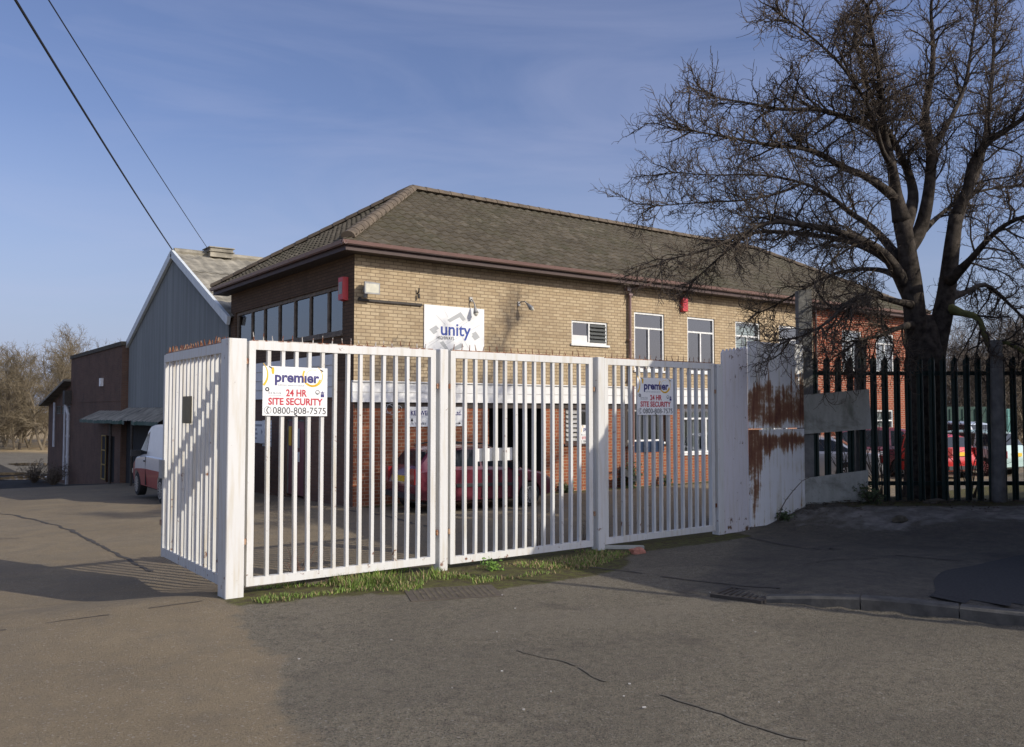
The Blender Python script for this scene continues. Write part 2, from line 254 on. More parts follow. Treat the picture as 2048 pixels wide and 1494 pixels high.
fld = mixc(t, mrange(t, noisef(t, pos(t, (.4, .4, 1)), 1., 6, .7), .35, .65), (.22, .155, .08), (.42, .32, .18)); c = mixc(t, zmask(s1.outputs[2], .3), c, fld)
shaded_mud = mixc(t, mrange(t, mid, .4, .6), (.022, .02, .017), (.05, .043, .033)); mk = zmask(s2.outputs[0], .3); c = mixc(t, mk, c, shaded_mud)  # muddy track, near-black because the buildings' shadow is put into its colour
t.links.new(c, b.inputs['Base Color']); b.inputs['Specular IOR Level'].default_value = .25
b.inputs['Roughness'].default_value = .9
bump(t, b, math2(t, 'ADD', fine, math2(t, 'MULTIPLY', mid, .5)), 1., .014); M['ground'] = m
m, t, b, o = newmat('puddle_water'); b.inputs['Base Color'].default_value = (.02, .02, .02, 1); b.inputs['Roughness'].default_value = .04; M['water'] = m

# ------------------------------------------------------------------ mesh helpers
WL = {}
class MB:
    def __init__(s): s.v = []; s.f = []; s.mi = []; s.m = 0
    def poly(s, pts):
        n = len(s.v); s.v += [Vector(p) for p in pts]; s.f.append(tuple(range(n, n+len(pts)))); s.mi.append(s.m)
    def box(s, a, b):
        x0, x1 = sorted((a[0], b[0])); y0, y1 = sorted((a[1], b[1])); z0, z1 = sorted((a[2], b[2]))
        s.hexa([(x0, y0, z0), (x1, y0, z0), (x1, y1, z0), (x0, y1, z0)], [(x0, y0, z1), (x1, y0, z1), (x1, y1, z1), (x0, y1, z1)])
    def hexa(s, lo, hi): s.loft([lo, hi])
    def loft(s, rings, cap=True, closed=True):
        n = len(s.v); k = len(rings[0])
        for r in rings: s.v += [Vector(p) for p in r]
        for i in range(len(rings)-1):
            for j in range(k if closed else k-1):
                a = n+i*k+j; b_ = n+i*k+(j+1) % k; s.f.append((a, b_, b_+k, a+k)); s.mi.append(s.m)
        if cap:
            s.f.append(tuple(n+j for j in reversed(range(k)))); s.mi.append(s.m)
            e = n+(len(rings)-1)*k; s.f.append(tuple(e+j for j in range(k))); s.mi.append(s.m)
    def obox(s, c, ux, uy, uz):     # centre and three half-axes
        c, ux, uy, uz = map(Vector, (c, ux, uy, uz)); q = [(-1, -1), (1, -1), (1, 1), (-1, 1)]
        s.hexa([c+ux*i+uy*j-uz for i, j in q], [c+ux*i+uy*j+uz for i, j in q])
    def tube(s, pts, rad, n=6, cap=True):
        pts = [Vector(p) for p in pts]; rings = []; prev = None
        for i, p in enumerate(pts):
            d = (pts[min(i+1, len(pts)-1)]-pts[max(i-1, 0)])
            d = d.normalized() if d.length > 1e-9 else Vector((0, 0, 1))
            if prev is None: a = d.orthogonal().normalized()
            else:
                a = prev-d*prev.dot(d); a = a.normalized() if a.length > 1e-6 else d.orthogonal().normalized()
            prev = a; b_ = d.cross(a); r = rad[i] if isinstance(rad, (list, tuple)) else rad
            rings.append([p+(a*math.cos(k*2*math.pi/n)+b_*math.sin(k*2*math.pi/n))*r for k in range(n)])
        s.loft(rings, cap)
    def disc(s, c, ax, r, n=20, thick=.004, r2=None):
        c = Vector(c); ax = Vector(ax).normalized(); s.tube([c, c+ax*thick], r, n)
    def build(s, name, mat, parent=None, origin=None, smooth=False):
        if parent is not None: og = WL[parent.name]
        else: og = Vector(origin) if origin is not None else Vector((0, 0, 0))
        me = bpy.data.meshes.new(name); me.from_pydata([v-og for v in s.v], [], s.f)
        for mm in (mat if isinstance(mat, (list, tuple)) else [mat]): me.materials.append(M[mm] if isinstance(mm, str) else mm)
        if max(s.mi, default=0) > 0: me.polygons.foreach_set('material_index', s.mi)
        if smooth: me.polygons.foreach_set('use_smooth', [True]*len(me.polygons))
        me.update(); o = bpy.data.objects.new(name, me); COL.objects.link(o)
        if parent is not None: o.parent = parent
        else: o.location = og
        WL[o.name] = og; return o
def tag(o, label=None, cat=None, group=None, kind=None):
    if label: o['label'] = label
    if cat: o['category'] = cat
    if group: o['group'] = group
    if kind: o['kind'] = kind
    return o
def thing(name, label, cat, loc=(0, 0, 0), group=None):
    o = bpy.data.objects.new(name, None); COL.objects.link(o); o.location = loc; o.empty_display_size = .2
    WL[o.name] = Vector(loc); return tag(o, label, cat, group)
def recalc(o):
    bm = bmesh.new(); bm.from_mesh(o.data); bmesh.ops.recalc_face_normals(bm, faces=bm.faces); bm.to_mesh(o.data); bm.free(); return o
def copy_tree(o, parent=None):
    c = o.copy(); COL.objects.link(c)
    if parent: c.parent = parent
    for ch in list(o.children): copy_tree(ch, c)
    return c
def text2d(body, size, xs=1., bold=0., space=1.):
    cu = bpy.data.curves.new('t', 'FONT'); cu.body = body; cu.size = size; cu.offset = bold; cu.space_character = space; cu.fill_mode = 'FRONT'; cu.resolution_u = 3
    ob = bpy.data.objects.new('t', cu); COL.objects.link(ob); bpy.context.view_layer.update()
    me = bpy.data.meshes.new_from_object(ob.evaluated_get(bpy.context.evaluated_depsgraph_get()))
    vs = [(v.co.x*xs, v.co.y) for v in me.vertices]; fs = [tuple(p.vertices) for p in me.polygons]
    bpy.data.objects.remove(ob); bpy.data.curves.remove(cu); bpy.data.meshes.remove(me); return vs, fs
def put_text(mb, body, o, ux, uz, size, width=None, bold=0., xs=1., space=1., align='L'):
    vs, fs = text2d(body, size, 1., bold, space); x0 = min(v[0] for v in vs); x1 = max(v[0] for v in vs)
    k = width/(x1-x0) if width else xs
    sh = 0 if align == 'L' else -(x1-x0)*k/2
    o, ux, uz = Vector(o), Vector(ux), Vector(uz); n = len(mb.v)
    mb.v += [o+ux*((a-x0)*k+sh)+uz*b_ for a, b_ in vs]
    for f in fs: mb.f.append(tuple(n+i for i in f)); mb.mi.append(mb.m)
def arc(mb, o, ux, uz, cx, cy, r, a0, a1, w0, w1, n=28):   # a crescent whose width swells from w0 to w1
    o, ux, uz = Vector(o), Vector(ux), Vector(uz); prev = None
    for i in range(n+1):
        k = i/n; a = math.radians(a0+(a1-a0)*k); w = w0+(w1-w0)*k; q = []
        for rr in (r-w/2, r+w/2): q.append(o+ux*(cx+rr*math.cos(a))+uz*(cy+rr*math.sin(a)))
        if prev: mb.poly([prev[0], prev[1], q[1], q[0]])
        prev = q

# ------------------------------------------------------------------ ground
def axis(stops, fine0, fine1, step):
    a = [x for x in stops if x < fine0]; k = int(round((fine1-fine0)/step)); return a+[fine0+i*step for i in range(k+1)]+[x for x in stops if x > fine1]
xs = axis([-2500, -700, -200, -80, -40, -24, -16, 46, 54, 66, 90, 140, 300, 900, 2500], -12, 40, .22)
ys = axis([-1500, -400, -120, -50, -25, -14, 28, 29, 30, 32, 34, 36, 38, 40, 43, 46, 49, 52, 55, 58, 61, 64, 70, 80, 95, 120, 180, 300, 900, 2500], -8, 27, .22)
vs = []; z1 = []; z2 = []
def brown_mask(x, y):
    lim = 2.9 if y > 8.6 else 2.0+.78*max(0, (y-4.6)/4)
    if y < 4.6: lim = 2.0-.25*(4.6-y)
    if y > 8.9: lim += (y-8.9)*6
    w = noise.noise(Vector((x*.9, y*.9, 3)))*.45
    return ss(.5-(x-lim+w)/.7)
for y in ys:
    for x in xs:
        near = -12 <= x <= 40 and -8 <= y <= 27
        n = noise.noise(Vector((x*.5, y*.5, 0))) if near else 0
        vs.append((x, y, gh(x, y)+n*.012))
        br = brown_mask(x, y) if y < 55 else 0
        vg = 0.
        if 2.9 < x < 10.8:                      # mossy strip along the gates
            lo = 8.25-.3*ss((x-3)/1.5)*(1-ss((x-6.5)/2))-.55*ss((x-4)/1.)*(1-ss((x-7.2)/1.2))+.12*noise.noise(Vector((x*1.7, 0, 5)))
            vg = ss((y-lo)/.3)*(1-ss((y-9.25)/.25))
        if 8.7 < x < 33 and 17.1 < y < 17.9: vg = max(vg, .75*ss((y-17.2)/.3))
        dd = x*.592+y*.806
        if x > 11 and y < 12: vg = max(vg, .8*ss((dd-13.6)/.8)*ss((x-12.4)/1))
        fd = ss((dd-82)/8) if dd < 4000 else 1
        md = (ss((y-37-.25*max(0, -x))/4) if x < 8.2 else 0)*(1-fd)  # muddy track zone, also carries the painted shadow of the buildings
        pave_shade = 0.
        sd, al = kerb_sd(x, y) if near and x > 4 and y < 10 else (-1, 0)
        if sd > .1 and y < 9 and al > 1.2: pave_shade = .50*ss((al-1.2)/1.5)  # pavement surface darkened by zone to deepen its shade
        cn = 0.
        if sd > .3 and x > 10.5 and y < 9 and dd < 14.4: cn = .52*ss((x-10.8)/1.5)*ss((dd-12.2)/.8)
        if 9.2 < x < 30 and 9.5 < y < 17: cn = max(cn, .34)
        z1.append((br, vg, fd)); z2.append((md, pave_shade, cn))
nx = len(xs); fs = [(j*nx+i, j*nx+i+1, (j+1)*nx+i+1, (j+1)*nx+i) for j in range(len(ys)-1) for i in range(nx-1)]
me = bpy.data.meshes.new('ground'); me.from_pydata(vs, [], fs); me.materials.append(M['ground'])
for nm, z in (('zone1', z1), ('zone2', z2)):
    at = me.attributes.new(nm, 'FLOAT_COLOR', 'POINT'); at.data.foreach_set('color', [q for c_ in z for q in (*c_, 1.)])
me.polygons.foreach_set('use_smooth', [True]*len(me.polygons))
g = bpy.data.objects.new('ground', me); COL.objects.link(g); g['kind'] = 'structure'
def strip(name, pts, w, mat, kind='structure', dz=.006, jag=.5, gaps=True):
    mb = MB(); out = []
    P = []
    for (a, b_) in zip(pts, pts[1:]):
        n = max(2, int((Vector(b_)-Vector(a)).length/.05))
        P += [Vector(a).lerp(Vector(b_), i/n) for i in range(n)]
    P.append(Vector(pts[-1])); prev = None
    for i, p in enumerate(P):
        d = (P[min(i+1, len(P)-1)]-P[max(0, i-1)]).normalized(); n = Vector((-d.y, d.x))
        ww = w*(1+jag*noise.noise(Vector((p.x*3, p.y*3, w*90)))*1.4); o = n*(noise.noise(Vector((p.x*2.1, p.y*2.1, 7)))*.07+noise.noise(Vector((p.x*8, p.y*8, 3)))*.03)
        q = []
        for sg in (-1, 1):
            c2 = p+o+n*ww*sg; q.append((c2.x, c2.y, gh(c2.x, c2.y)+dz+.012*noise.noise(Vector((c2.x*.5, c2.y*.5, 0)))))
        if prev and not (gaps and noise.noise(Vector((p.x*2.3, p.y*2.3, 31))) < -.12): mb.poly([prev[0], prev[1], q[1], q[0]])
        prev = q
    o = mb.build(name, mat); o['kind'] = kind; return o
M['crackline'] = simple('worn_crack', (.098, .086, .066), .9, var=.3, scale=20)
M['tarline'] = simple('tar_line', (.058, .05, .042), .85, var=.3, scale=12)
def gpt(u, v, z=0.): p = atZ(u, v, z); return (p.x, p.y)
strip('tar_seam', [gpt(-60, 1012, -.26), gpt(28, 1023, -.26), gpt(100, 1045, -.26), gpt(153, 1062, -.22), gpt(257, 1097, -.1), gpt(300, 1112, -.05)], .03, 'tarline', gaps=False)
strip('ground_crack', [gpt(-20, 1072, -.2), gpt(60, 1068, -.2), gpt(150, 1063, -.22)], .012, 'tarline')
strip('ground_crack', [gpt(0, 1262), gpt(130, 1243), gpt(280, 1222), gpt(400, 1200)], .008, 'tarline')
strip('ground_crack', [gpt(1040, 1300), gpt(1200, 1355), gpt(1400, 1415), gpt(1560, 1470), gpt(1690, 1500)], .011, 'crackline', jag=.9)
strip('ground_crack', [gpt(1160, 1132), gpt(1300, 1150), gpt(1460, 1172), gpt(1560, 1190)], .02, 'tarline')
strip('ground_crack', [gpt(1490, 1062, .1), gpt(1650, 1078, .2), gpt(1800, 1090, .25), gpt(2060, 1112, .25)], .03, 'tarline')
strip('ground_crack', [gpt(1480, 1150, .02), gpt(1640, 1120, .12), gpt(1760, 1110, .17)], .012, 'tarline')
strip('ground_crack', [gpt(690, 1020, -.26), gpt(760, 1030, -.26), gpt(830, 1048, -.26), gpt(900, 1060, -.26)], .04, 'tarline')
# puddles of the muddy track
for u, v, ru, n_ in ((60, 957, 2.2, 3), (65, 929, 1.6, 5), (20, 948, 1.2, 8)):
    p = onground(u, v); mb = MB(); q = []
    for i in range(26):
        a = i*2*math.pi/26; r = ru*(1+.45*noise.noise(Vector((math.cos(a)*1.3, math.sin(a)*1.3, n_)))); xx, yy = p.x+r*1.1*math.cos(a)-.3*r*math.sin(a), p.y+r*math.sin(a)*1.3; q.append((xx, yy, gh(xx, yy)+.03))
    mb.poly(q); o = mb.build('puddle', 'water'); o['kind'] = 'structure'
mb = MB(); rows = []
for i in range(40):         # newer black tarmac on the pavement
    x = 8.0+i*.16; row = []
    for j in range(22):
        y1_ = 4.35+.55*ss((x-8)/1.6)+.06*noise.noise(Vector((x*1.5, 3, 1))); y = -3+(y1_+3)*j/21
        sd, al = kerb_sd(x, y); row.append((x, y, gh(x, y)+.009, sd))
    rows.append(row)
for a, b_ in zip(rows, rows[1:]):
    for j in range(21):
        q = [a[j], b_[j], b_[j+1], a[j+1]]
        if all(k[3] > .16 for k in q): mb.poly([k[:3] for k in q])
M['tarmac'] = simple('new_black_tarmac', (.028, .027, .027), .9, var=.5, scale=40); mb.build('tarmac_patch', 'tarmac')['kind'] = 'structure'
# kerb of separate stones in one line
mb = MB(); acc = 0; P = []
for (a, b_) in zip(KERB[1:], KERB[2:]):
    n = max(1, int((Vector(b_)-Vector(a)).length/.1)); P += [Vector(a).lerp(Vector(b_), i/n) for i in range(n)]
i = 6
while i < len(P)-9:
    seg = P[i:i+9]; d = (seg[-1]-seg[0]).normalized(); n = Vector((-d.y, d.x)); rings = []
    for q in (seg[0]+d*.006, seg[4], seg[8]-d*.006):
        sd, al = kerb_sd(q.x, q.y); hk = .125*ss((al-2.5)/1.7)+.006
        z0 = gh(q.x-n.x*.2, q.y-n.y*.2); L_ = lambda k, z: (q.x+n.x*k, q.y+n.y*k, z)
        rings.append([L_(-.02, z0-.2), L_(-.02, z0+hk-.02), L_(0., z0+hk), L_(.12, z0+hk+.004), L_(.12, z0-.2)])
    mb.loft(rings); i += 8
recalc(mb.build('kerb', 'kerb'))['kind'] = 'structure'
# ------------------------------------------------------------------ office building
XC, YF, YB, XE, GZ = 8.638, 17.82, 26.37, 32.7, -.26
XR = 26.1                                   # where buff brick gives way to red
def fx(x): return x*.982
def fz(z): return z*.982+GZ
def wall(mb, ax, c, a0, a1, z0, z1, ops, depth=.12):
    """outer skin of a wall lying along x (facing -y) or along y (facing -x), with openings and their reveals"""
    P = (lambda a, z, d=0.: (a, c+d, z)) if ax == 'x' else (lambda a, z, d=0.: (c+d, a, z))
    A = sorted({a0, a1, *[v for o in ops for v in o[:2]]}); Z = sorted({z0, z1, *[v for o in ops for v in o[2:4]]})
    A = [a for a in A if a0 <= a <= a1]; Z = [z for z in Z if z0 <= z <= z1]
    for i in range(len(A)-1):
        for j in range(len(Z)-1):
            ca, cz = (A[i]+A[i+1])/2, (Z[j]+Z[j+1])/2
            if any(o[0] < ca < o[1] and o[2] < cz < o[3] for o in ops): continue
            q = [P(A[i], Z[j]), P(A[i+1], Z[j]), P(A[i+1], Z[j+1]), P(A[i], Z[j+1])]
            mb.poly(q if ax == 'x' else q[::-1])
    for o in ops:
        b0, b1, y0, y1 = o[:4]
        for (s, e) in (((b0, y0), (b1, y0)), ((b1, y0), (b1, y1)), ((b1, y1), (b0, y1)), ((b0, y1), (b0, y0))):
            mb.poly([P(*s), P(*e), P(*e, depth), P(*s, depth)])
def window(parent, ax, c, a0, a1, z0, z1, frame='winwhite', pane='glass', mull=(.5,), trans=(), rec=.06, fw=.05, sill=True, blind=None, louvre=False, label=None, bars=False):
    def B(mb, s0, s1, y0, y1, d0, d1):
        if ax == 'x': mb.box((s0, c+d0, y0), (s1, c+d1, y1))
        else: mb.box((c+d0, s0, y0), (c+d1, s1, y1))
    e = .004; a0 += e; a1 -= e; z0 += e; z1 -= e
    f = MB(); d0, d1 = rec-.03, rec+.035
    B(f, a0, a1, z1-fw, z1, d0, d1); B(f, a0, a1, z0, z0+fw, d0, d1); B(f, a0, a0+fw, z0+fw, z1-fw, d0, d1); B(f, a1-fw, a1, z0+fw, z1-fw, d0, d1)
    tz = sorted([z0+(z1-z0)*k for k in trans]); zs = [z0+fw]+tz+[z1-fw]
    for z in tz: B(f, a0+fw, a1-fw, z-fw*.45, z+fw*.45, d0+.006, d1-.006)
    zt = tz[0]-fw*.45 if tz else z1-fw
    for k in mull:
        x = a0+(a1-a0)*k; B(f, x-fw*.45, x+fw*.45, z0+fw, zt, d0+.003, d1-.003)
    w = f.build('window', frame, parent)
    if label: w['label'] = label
    g = MB()
    if ax == 'x': g.poly([(a0+fw*.5, c+rec+.012, z0+fw*.5), (a1-fw*.5, c+rec+.012, z0+fw*.5), (a1-fw*.5, c+rec+.012, z1-fw*.5), (a0+fw*.5, c+rec+.012, z1-fw*.5)])
    else: g.poly([(c+rec+.012, a1-fw*.5, z0+fw*.5), (c+rec+.012, a0+fw*.5, z0+fw*.5), (c+rec+.012, a0+fw*.5, z1-fw*.5), (c+rec+.012, a1-fw*.5, z1-fw*.5)])
    g.build('pane', pane, w)
    if sill:
        s = MB(); B(s, a0-.05, a1+.05, z0-.06, z0-.006, -.05, rec-.032); s.build('sill', frame, w)
    if blind == 'h':
        b_ = MB(); n = int((z1-z0)/.075)
        for i in range(n): B(b_, a0+fw, a1-fw, z0+.03+i*.075, z0+.03+i*.075+.062, rec+.09+.004*(i % 2), rec+.10+.004*(i % 2))
        b_.build('blind', 'blind', w)
    if blind == 'v':
        b_ = MB(); n = int((a1-a0)/.1)
        for i in range(n):
            if rnd.random() < .12: continue
            B(b_, a0+fw+i*.1, a0+fw+i*.1+.08, z0+.04, z1-fw, rec+.10+.012*(i % 2), rec+.11+.012*(i % 2))
        b_.build('blind', 'vblind', w)
    if louvre:
        lv = MB(); x0, x1 = a0+(a1-a0)*louvre[0]+fw*.5, a0+(a1-a0)*louvre[1]-fw*.6; n = louvre[2]
        for i in range(n):
            z = z0+fw+(z1-z0-2*fw)*(i+.5)/n; h = (z1-z0-2*fw)/n*.42
            if ax == 'x': lv.obox(((x0+x1)/2, c+rec-.02, z), ((x1-x0)/2, 0, 0), (0, .035, h), (0, .004, -.004))
            else: lv.obox((c+rec-.02, (x0+x1)/2, z), (0, (x1-x0)/2, 0), (.035, 0, h), (.004, 0, -.004))
        lv.build('louvre', louvre[3] if len(louvre) > 3 else 'galv', w)
    if bars:
        br = MB(); n = int((a1-a0)/.13)
        for i in range(1, n): B(br, a0+i*(a1-a0)/n-.012, a0+i*(a1-a0)/n+.012, z0+fw, z1-fw, rec+.05, rec+.07)
        br.build('security_bars', 'vblind', w)
    return w
OFF = thing('office_building', 'two storey buff and red brick office block under a long brown tiled hipped roof', 'building', (XC, YF, GZ))
UP = [(15.10, 16.42, fz(4.07), fz(4.72))]+[(17.46+2.235*k, 17.46+2.235*k+1.24, fz(3.40), fz(5.12)) for k in range(4)]
RW = [(27.8, 29.05, fz(3.68), fz(5.17)), (30.0, 31.22, fz(3.68), fz(5.17))]
LW = [(14.86, 16.02, fz(1.3), fz(2.30)), (17.13, 18.66, fz(1.28), fz(2.27)), (19.38, 21.6, fz(.90), fz(2.36)), (23.2, 24.6, fz(.9), fz(2.36))]
RL = [(27.8, 29.05, fz(.69), fz(2.24)), (29.93, 31.1, fz(.69), fz(2.24))]
ENT = (12.37, 14.18, GZ-.1, fz(2.386))
ZB0, ZB1, ZT = 2.10, 2.562, 5.62
mb = MB(); wall(mb, 'x', YF, XC, XR, ZB1-.1, ZT, UP); mb.build('upper_wall', 'buff', OFF)
mb = MB(); wall(mb, 'x', YF, XC, XR, GZ-.3, ZB1-.1, LW+[ENT]); mb.build('lower_wall', 'red', OFF)
mb = MB(); wall(mb, 'x', YF, XR, XE, GZ-.5, ZT, RW+RL); mb.box((XE-.001, YF, GZ-.5), (XE, YB, ZT)); mb.build('brick_wing_wall', 'red2', OFF)
LSTRIP = (18.44, 25.95, fz(4.06)-.02, 4.87); LLV = (22.85, 23.65, fz(1.2), fz(1.95)); LDR = (20.62, 21.80, GZ-.05, fz(1.99))
mb = MB(); wall(mb, 'y', XC, YF, YB, 2.6, ZT, [LSTRIP])
mb.poly([(XC, YB, GZ-1), (XE, YB, GZ-1), (XE, YB, ZT), (XC, YB, ZT)]); mb.build('side_upper_wall', 'sideshade', OFF)
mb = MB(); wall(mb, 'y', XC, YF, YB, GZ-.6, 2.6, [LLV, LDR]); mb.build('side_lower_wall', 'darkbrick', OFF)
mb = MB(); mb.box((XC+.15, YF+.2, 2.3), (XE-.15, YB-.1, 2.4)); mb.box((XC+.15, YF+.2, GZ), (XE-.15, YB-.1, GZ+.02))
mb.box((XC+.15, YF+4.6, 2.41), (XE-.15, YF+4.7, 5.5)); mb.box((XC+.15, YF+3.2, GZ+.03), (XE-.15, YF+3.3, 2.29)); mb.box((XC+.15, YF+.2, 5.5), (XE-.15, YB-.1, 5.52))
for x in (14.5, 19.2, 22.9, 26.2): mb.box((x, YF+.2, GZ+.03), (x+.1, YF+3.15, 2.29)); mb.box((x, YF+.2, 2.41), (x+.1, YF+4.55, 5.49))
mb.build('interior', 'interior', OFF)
# entrance recess
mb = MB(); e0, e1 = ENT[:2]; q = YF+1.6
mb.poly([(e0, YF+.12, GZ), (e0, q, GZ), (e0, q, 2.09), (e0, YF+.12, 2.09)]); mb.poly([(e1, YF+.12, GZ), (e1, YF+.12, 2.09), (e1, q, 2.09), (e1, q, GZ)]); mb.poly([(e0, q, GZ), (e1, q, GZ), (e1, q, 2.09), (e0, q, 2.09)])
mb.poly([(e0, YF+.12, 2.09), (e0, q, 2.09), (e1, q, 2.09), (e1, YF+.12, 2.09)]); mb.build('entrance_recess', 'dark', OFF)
# white cladding bands: boards lapped over each other
mb = MB()
for i in range(2): mb.hexa([(XC-.06, YF-.075-.008*(1-i), ZB0+.231*i+.003), (XR-.1, YF-.075-.008*(1-i), ZB0+.231*i+.003), (XR-.1, YF-.002, ZB0+.231*i+.003), (XC-.06, YF-.002, ZB0+.231*i+.003)],
        [(XC-.06, YF-.062, ZB0+.231*i+.229), (XR-.1, YF-.062, ZB0+.231*i+.229), (XR-.1, YF-.002, ZB0+.231*i+.229), (XC-.06, YF-.002, ZB0+.231*i+.229)])
mb.box((XC-.06, YF-.10, ZB1+.002), (XR-.1, YF-.003, ZB1+.03)); mb.build('cladding_band', 'plank', OFF)
mb = MB()
for i in range(4): mb.hexa([(XC-.08, YF+.9, 2.225+.255*i), (XC-.002, YF+.9, 2.225+.255*i), (XC-.002, YB-1.2, 2.225+.255*i), (XC-.08, YB-1.2, 2.225+.255*i)],
        [(XC-.055, YF+.9, 2.225+.255*i+.252), (XC-.002, YF+.9, 2.225+.255*i+.252), (XC-.002, YB-1.2, 2.225+.255*i+.252), (XC-.055, YB-1.2, 2.225+.255*i+.252)])
mb.build('cladding_band', 'plank', OFF)
mb = MB(); mb.box((XC+.02, YF-.02, ZB0-.13), (XR-.1, YF-.004, ZB0-.002)); mb.build('band_batten', 'darkwood', OFF)
# windows
window(OFF, 'x', YF, *UP[0], mull=(.5,), louvre=(.5, .99, 5, 'louvreglass'), fw=.055, label='small high window with glass louvres on its right half and a peeling white sill')
mb = MB(); mb.box((UP[0][0]+.06, YF+.05, UP[0][2]+.06), (UP[0][0]+.60, YF+.07, UP[0][2]+.24)); mb.build('window_board', 'plank', OFF)
for k in range(4): window(OFF, 'x', YF, *UP[1+k], mull=(.5,), trans=(.73,), fw=.055, blind='h' if k == 2 else None, label=['tall white window with clear panes', None, 'tall white window with pale green blinds', None][k])
for w_ in RW+RL: window(OFF, 'x', YF, *w_, mull=(.5,), trans=(.74,), blind='v', label=None)
window(OFF, 'x', YF, *LW[0], frame='fascia', mull=(.5,), louvre=(.02, .5, 7), fw=.06, label='dark framed window with metal louvres')
window(OFF, 'x', YF, *LW[1], frame='winwhite', mull=(.5,), fw=.07, bars=True, label='low window behind wire mesh')
window(OFF, 'x', YF, *LW[2], mull=(.52,), trans=(.73,), fw=.06, blind='v', bars=True); window(OFF, 'x', YF, *LW[3], mull=(.5,), trans=(.73,), fw=.06, blind='v')
mb = MB(); a = LW[1]
for (p, q) in (((a[0]-.10, a[2]-.1), (a[0]-.005, a[3]+.1)), ((a[1]+.005, a[2]-.1), (a[1]+.1, a[3]+.1)), ((a[0], a[2]-.1), (a[1], a[2]-.07)), ((a[0], a[3]+.005), (a[1], a[3]+.1))): mb.box((p[0], YF-.06, p[1]), (q[0], YF-.003, q[1]))
mb.build('window_guard', 'darkwood', OFF)
ym = [25.95, 24.68, 23.66, 22.55, 21.46, 20.45, 19.36, 18.44]
window(OFF, 'y', XC, *LSTRIP, frame='winwood', pane='glassblue', mull=[(y-18.44)/(25.95-18.44) for y in ym[1:-1]], fw=.085, rec=.08, label='long strip window of seven panes in weathered frames')
window(OFF, 'y', XC, *LLV, louvre=(.02, .98, 7, 'winwhite'), mull=(), sill=False, label='small white louvred vent')
mb = MB(); mb.box((XC+.05, LDR[0]+.06, GZ), (XC+.09, LDR[1]-.06, LDR[3]-.06)); d = mb.build('door', 'pinkdoor', OFF); d['label'] = 'faded red side door with a notice'
mb = MB(); mb.box((XC+.03, LDR[0]+.003, GZ), (XC+.10, LDR[0]+.058, LDR[3]-.005)); mb.box((XC+.03, LDR[1]-.058, GZ), (XC+.10, LDR[1]-.003, LDR[3]-.005)); mb.box((XC+.03, LDR[0]+.06, LDR[3]-.058), (XC+.10, LDR[1]-.06, LDR[3]-.005)); mb.build('frame', 'greywood', d)
mb = MB(); mb.box((XC+.03, 21.0, .95), (XC+.046, 21.35, 1.45)); mb.build('letter_plate', 'grey', d); mb = MB(); mb.box((XC+.03, 21.0, .6), (XC+.046, 21.2, .85)); mb.build('notice', 'signwhite', d); mb = MB(); mb.box((XC+.03, 21.55, 1.0), (XC+.046, 21.7, 1.5)); mb.build('notice', 'yellow', d)
# roof: courses of rolled tiles
OV = .42; EX0, EX1, EY0, EY1 = XC-OV, XE+OV, YF-OV, YB+OV; RZ, EZ = 8.40, 5.64; RX0, RX1, RY = 12.55, 28.4, (EY0+EY1)/2
def slope(mb, A, B, C, D, along, course=.34, roll=.3):
    """tiles between eave A-B and ridge D-C"""
    A, B, C, D = map(Vector, (A, B, C, D)); n = max(2, int((D-A).lerp(C-B, .5).length/course)); n = int((((C+D)/2-(A+B)/2).length)/course)
    nrm = (B-A).cross(D-A).normalized()
    if nrm.z < 0: nrm = -nrm
    u = (B-A).normalized()
    for i in range(n):
        k0, k1 = i/n, (i+1.08)/n; k1 = min(k1, 1)
        p0, p1 = A.lerp(D, k0), B.lerp(C, k0); q0, q1 = A.lerp(D, k1), B.lerp(C, k1)
        s0, s1 = min((p0-A).dot(u), (q0-A).dot(u)), max((p1-A).dot(u), (q1-A).dot(u))
        lo, hi = (p0-A).dot(u), (p1-A).dot(u); j0 = math.ceil(lo/(roll/4)); j1 = math.floor(hi/(roll/4))
        up = (q0-A)-u*(q0-A).dot(u); base = (p0-A)-u*(p0-A).dot(u)
        lift = rnd.uniform(-.004, .004)
        row0 = []; row1 = []
        for j in range(j0, j1+1):
            x = j*roll/4; h = .045*max(0, math.sin(j % 4*math.pi/2+.0)) if j % 4 != 3 else -.0
            h = (0, .03, .055, .03)[j % 4]
            row0.append(A+u*x+base+nrm*(h+.045+lift)); row1.append(A+u*x+up+nrm*(h+.012))
        nn = len(mb.v); k = len(row0); mb.v += row0+row1+[r-nrm*.05 for r in row0]
        for j in range(k-1):
            mb.f.append((nn+j, nn+j+1, nn+k+j+1, nn+k+j)); mb.mi.append(0); mb.f.append((nn+2*k+j, nn+2*k+j+1, nn+j+1, nn+j)); mb.mi.append(0)
mb = MB()
e = [(EX0, EY0, EZ), (EX1, EY0, EZ), (EX1, EY1, EZ), (EX0, EY1, EZ)]; r0, r1 = (RX0, RY, RZ), (RX1, RY, RZ)
dn = Vector((0, 0, .03)); V3 = lambda p: Vector(p)-dn
for q in ((e[0], e[1], r1, r0), (e[2], e[3], r0, r1)): mb.poly([V3(p) for p in q])
for q in ((e[3], e[0], r0), (e[1], e[2], r1)): mb.poly([V3(p) for p in q])
slope(mb, e[0], e[1], r1, r0, 'x'); slope(mb, e[3], e[0], r0, r0, 'y'); slope(mb, e[1], e[2], r1, r1, 'y')
roof = mb.build('roof', 'tile', OFF)
mb = MB()
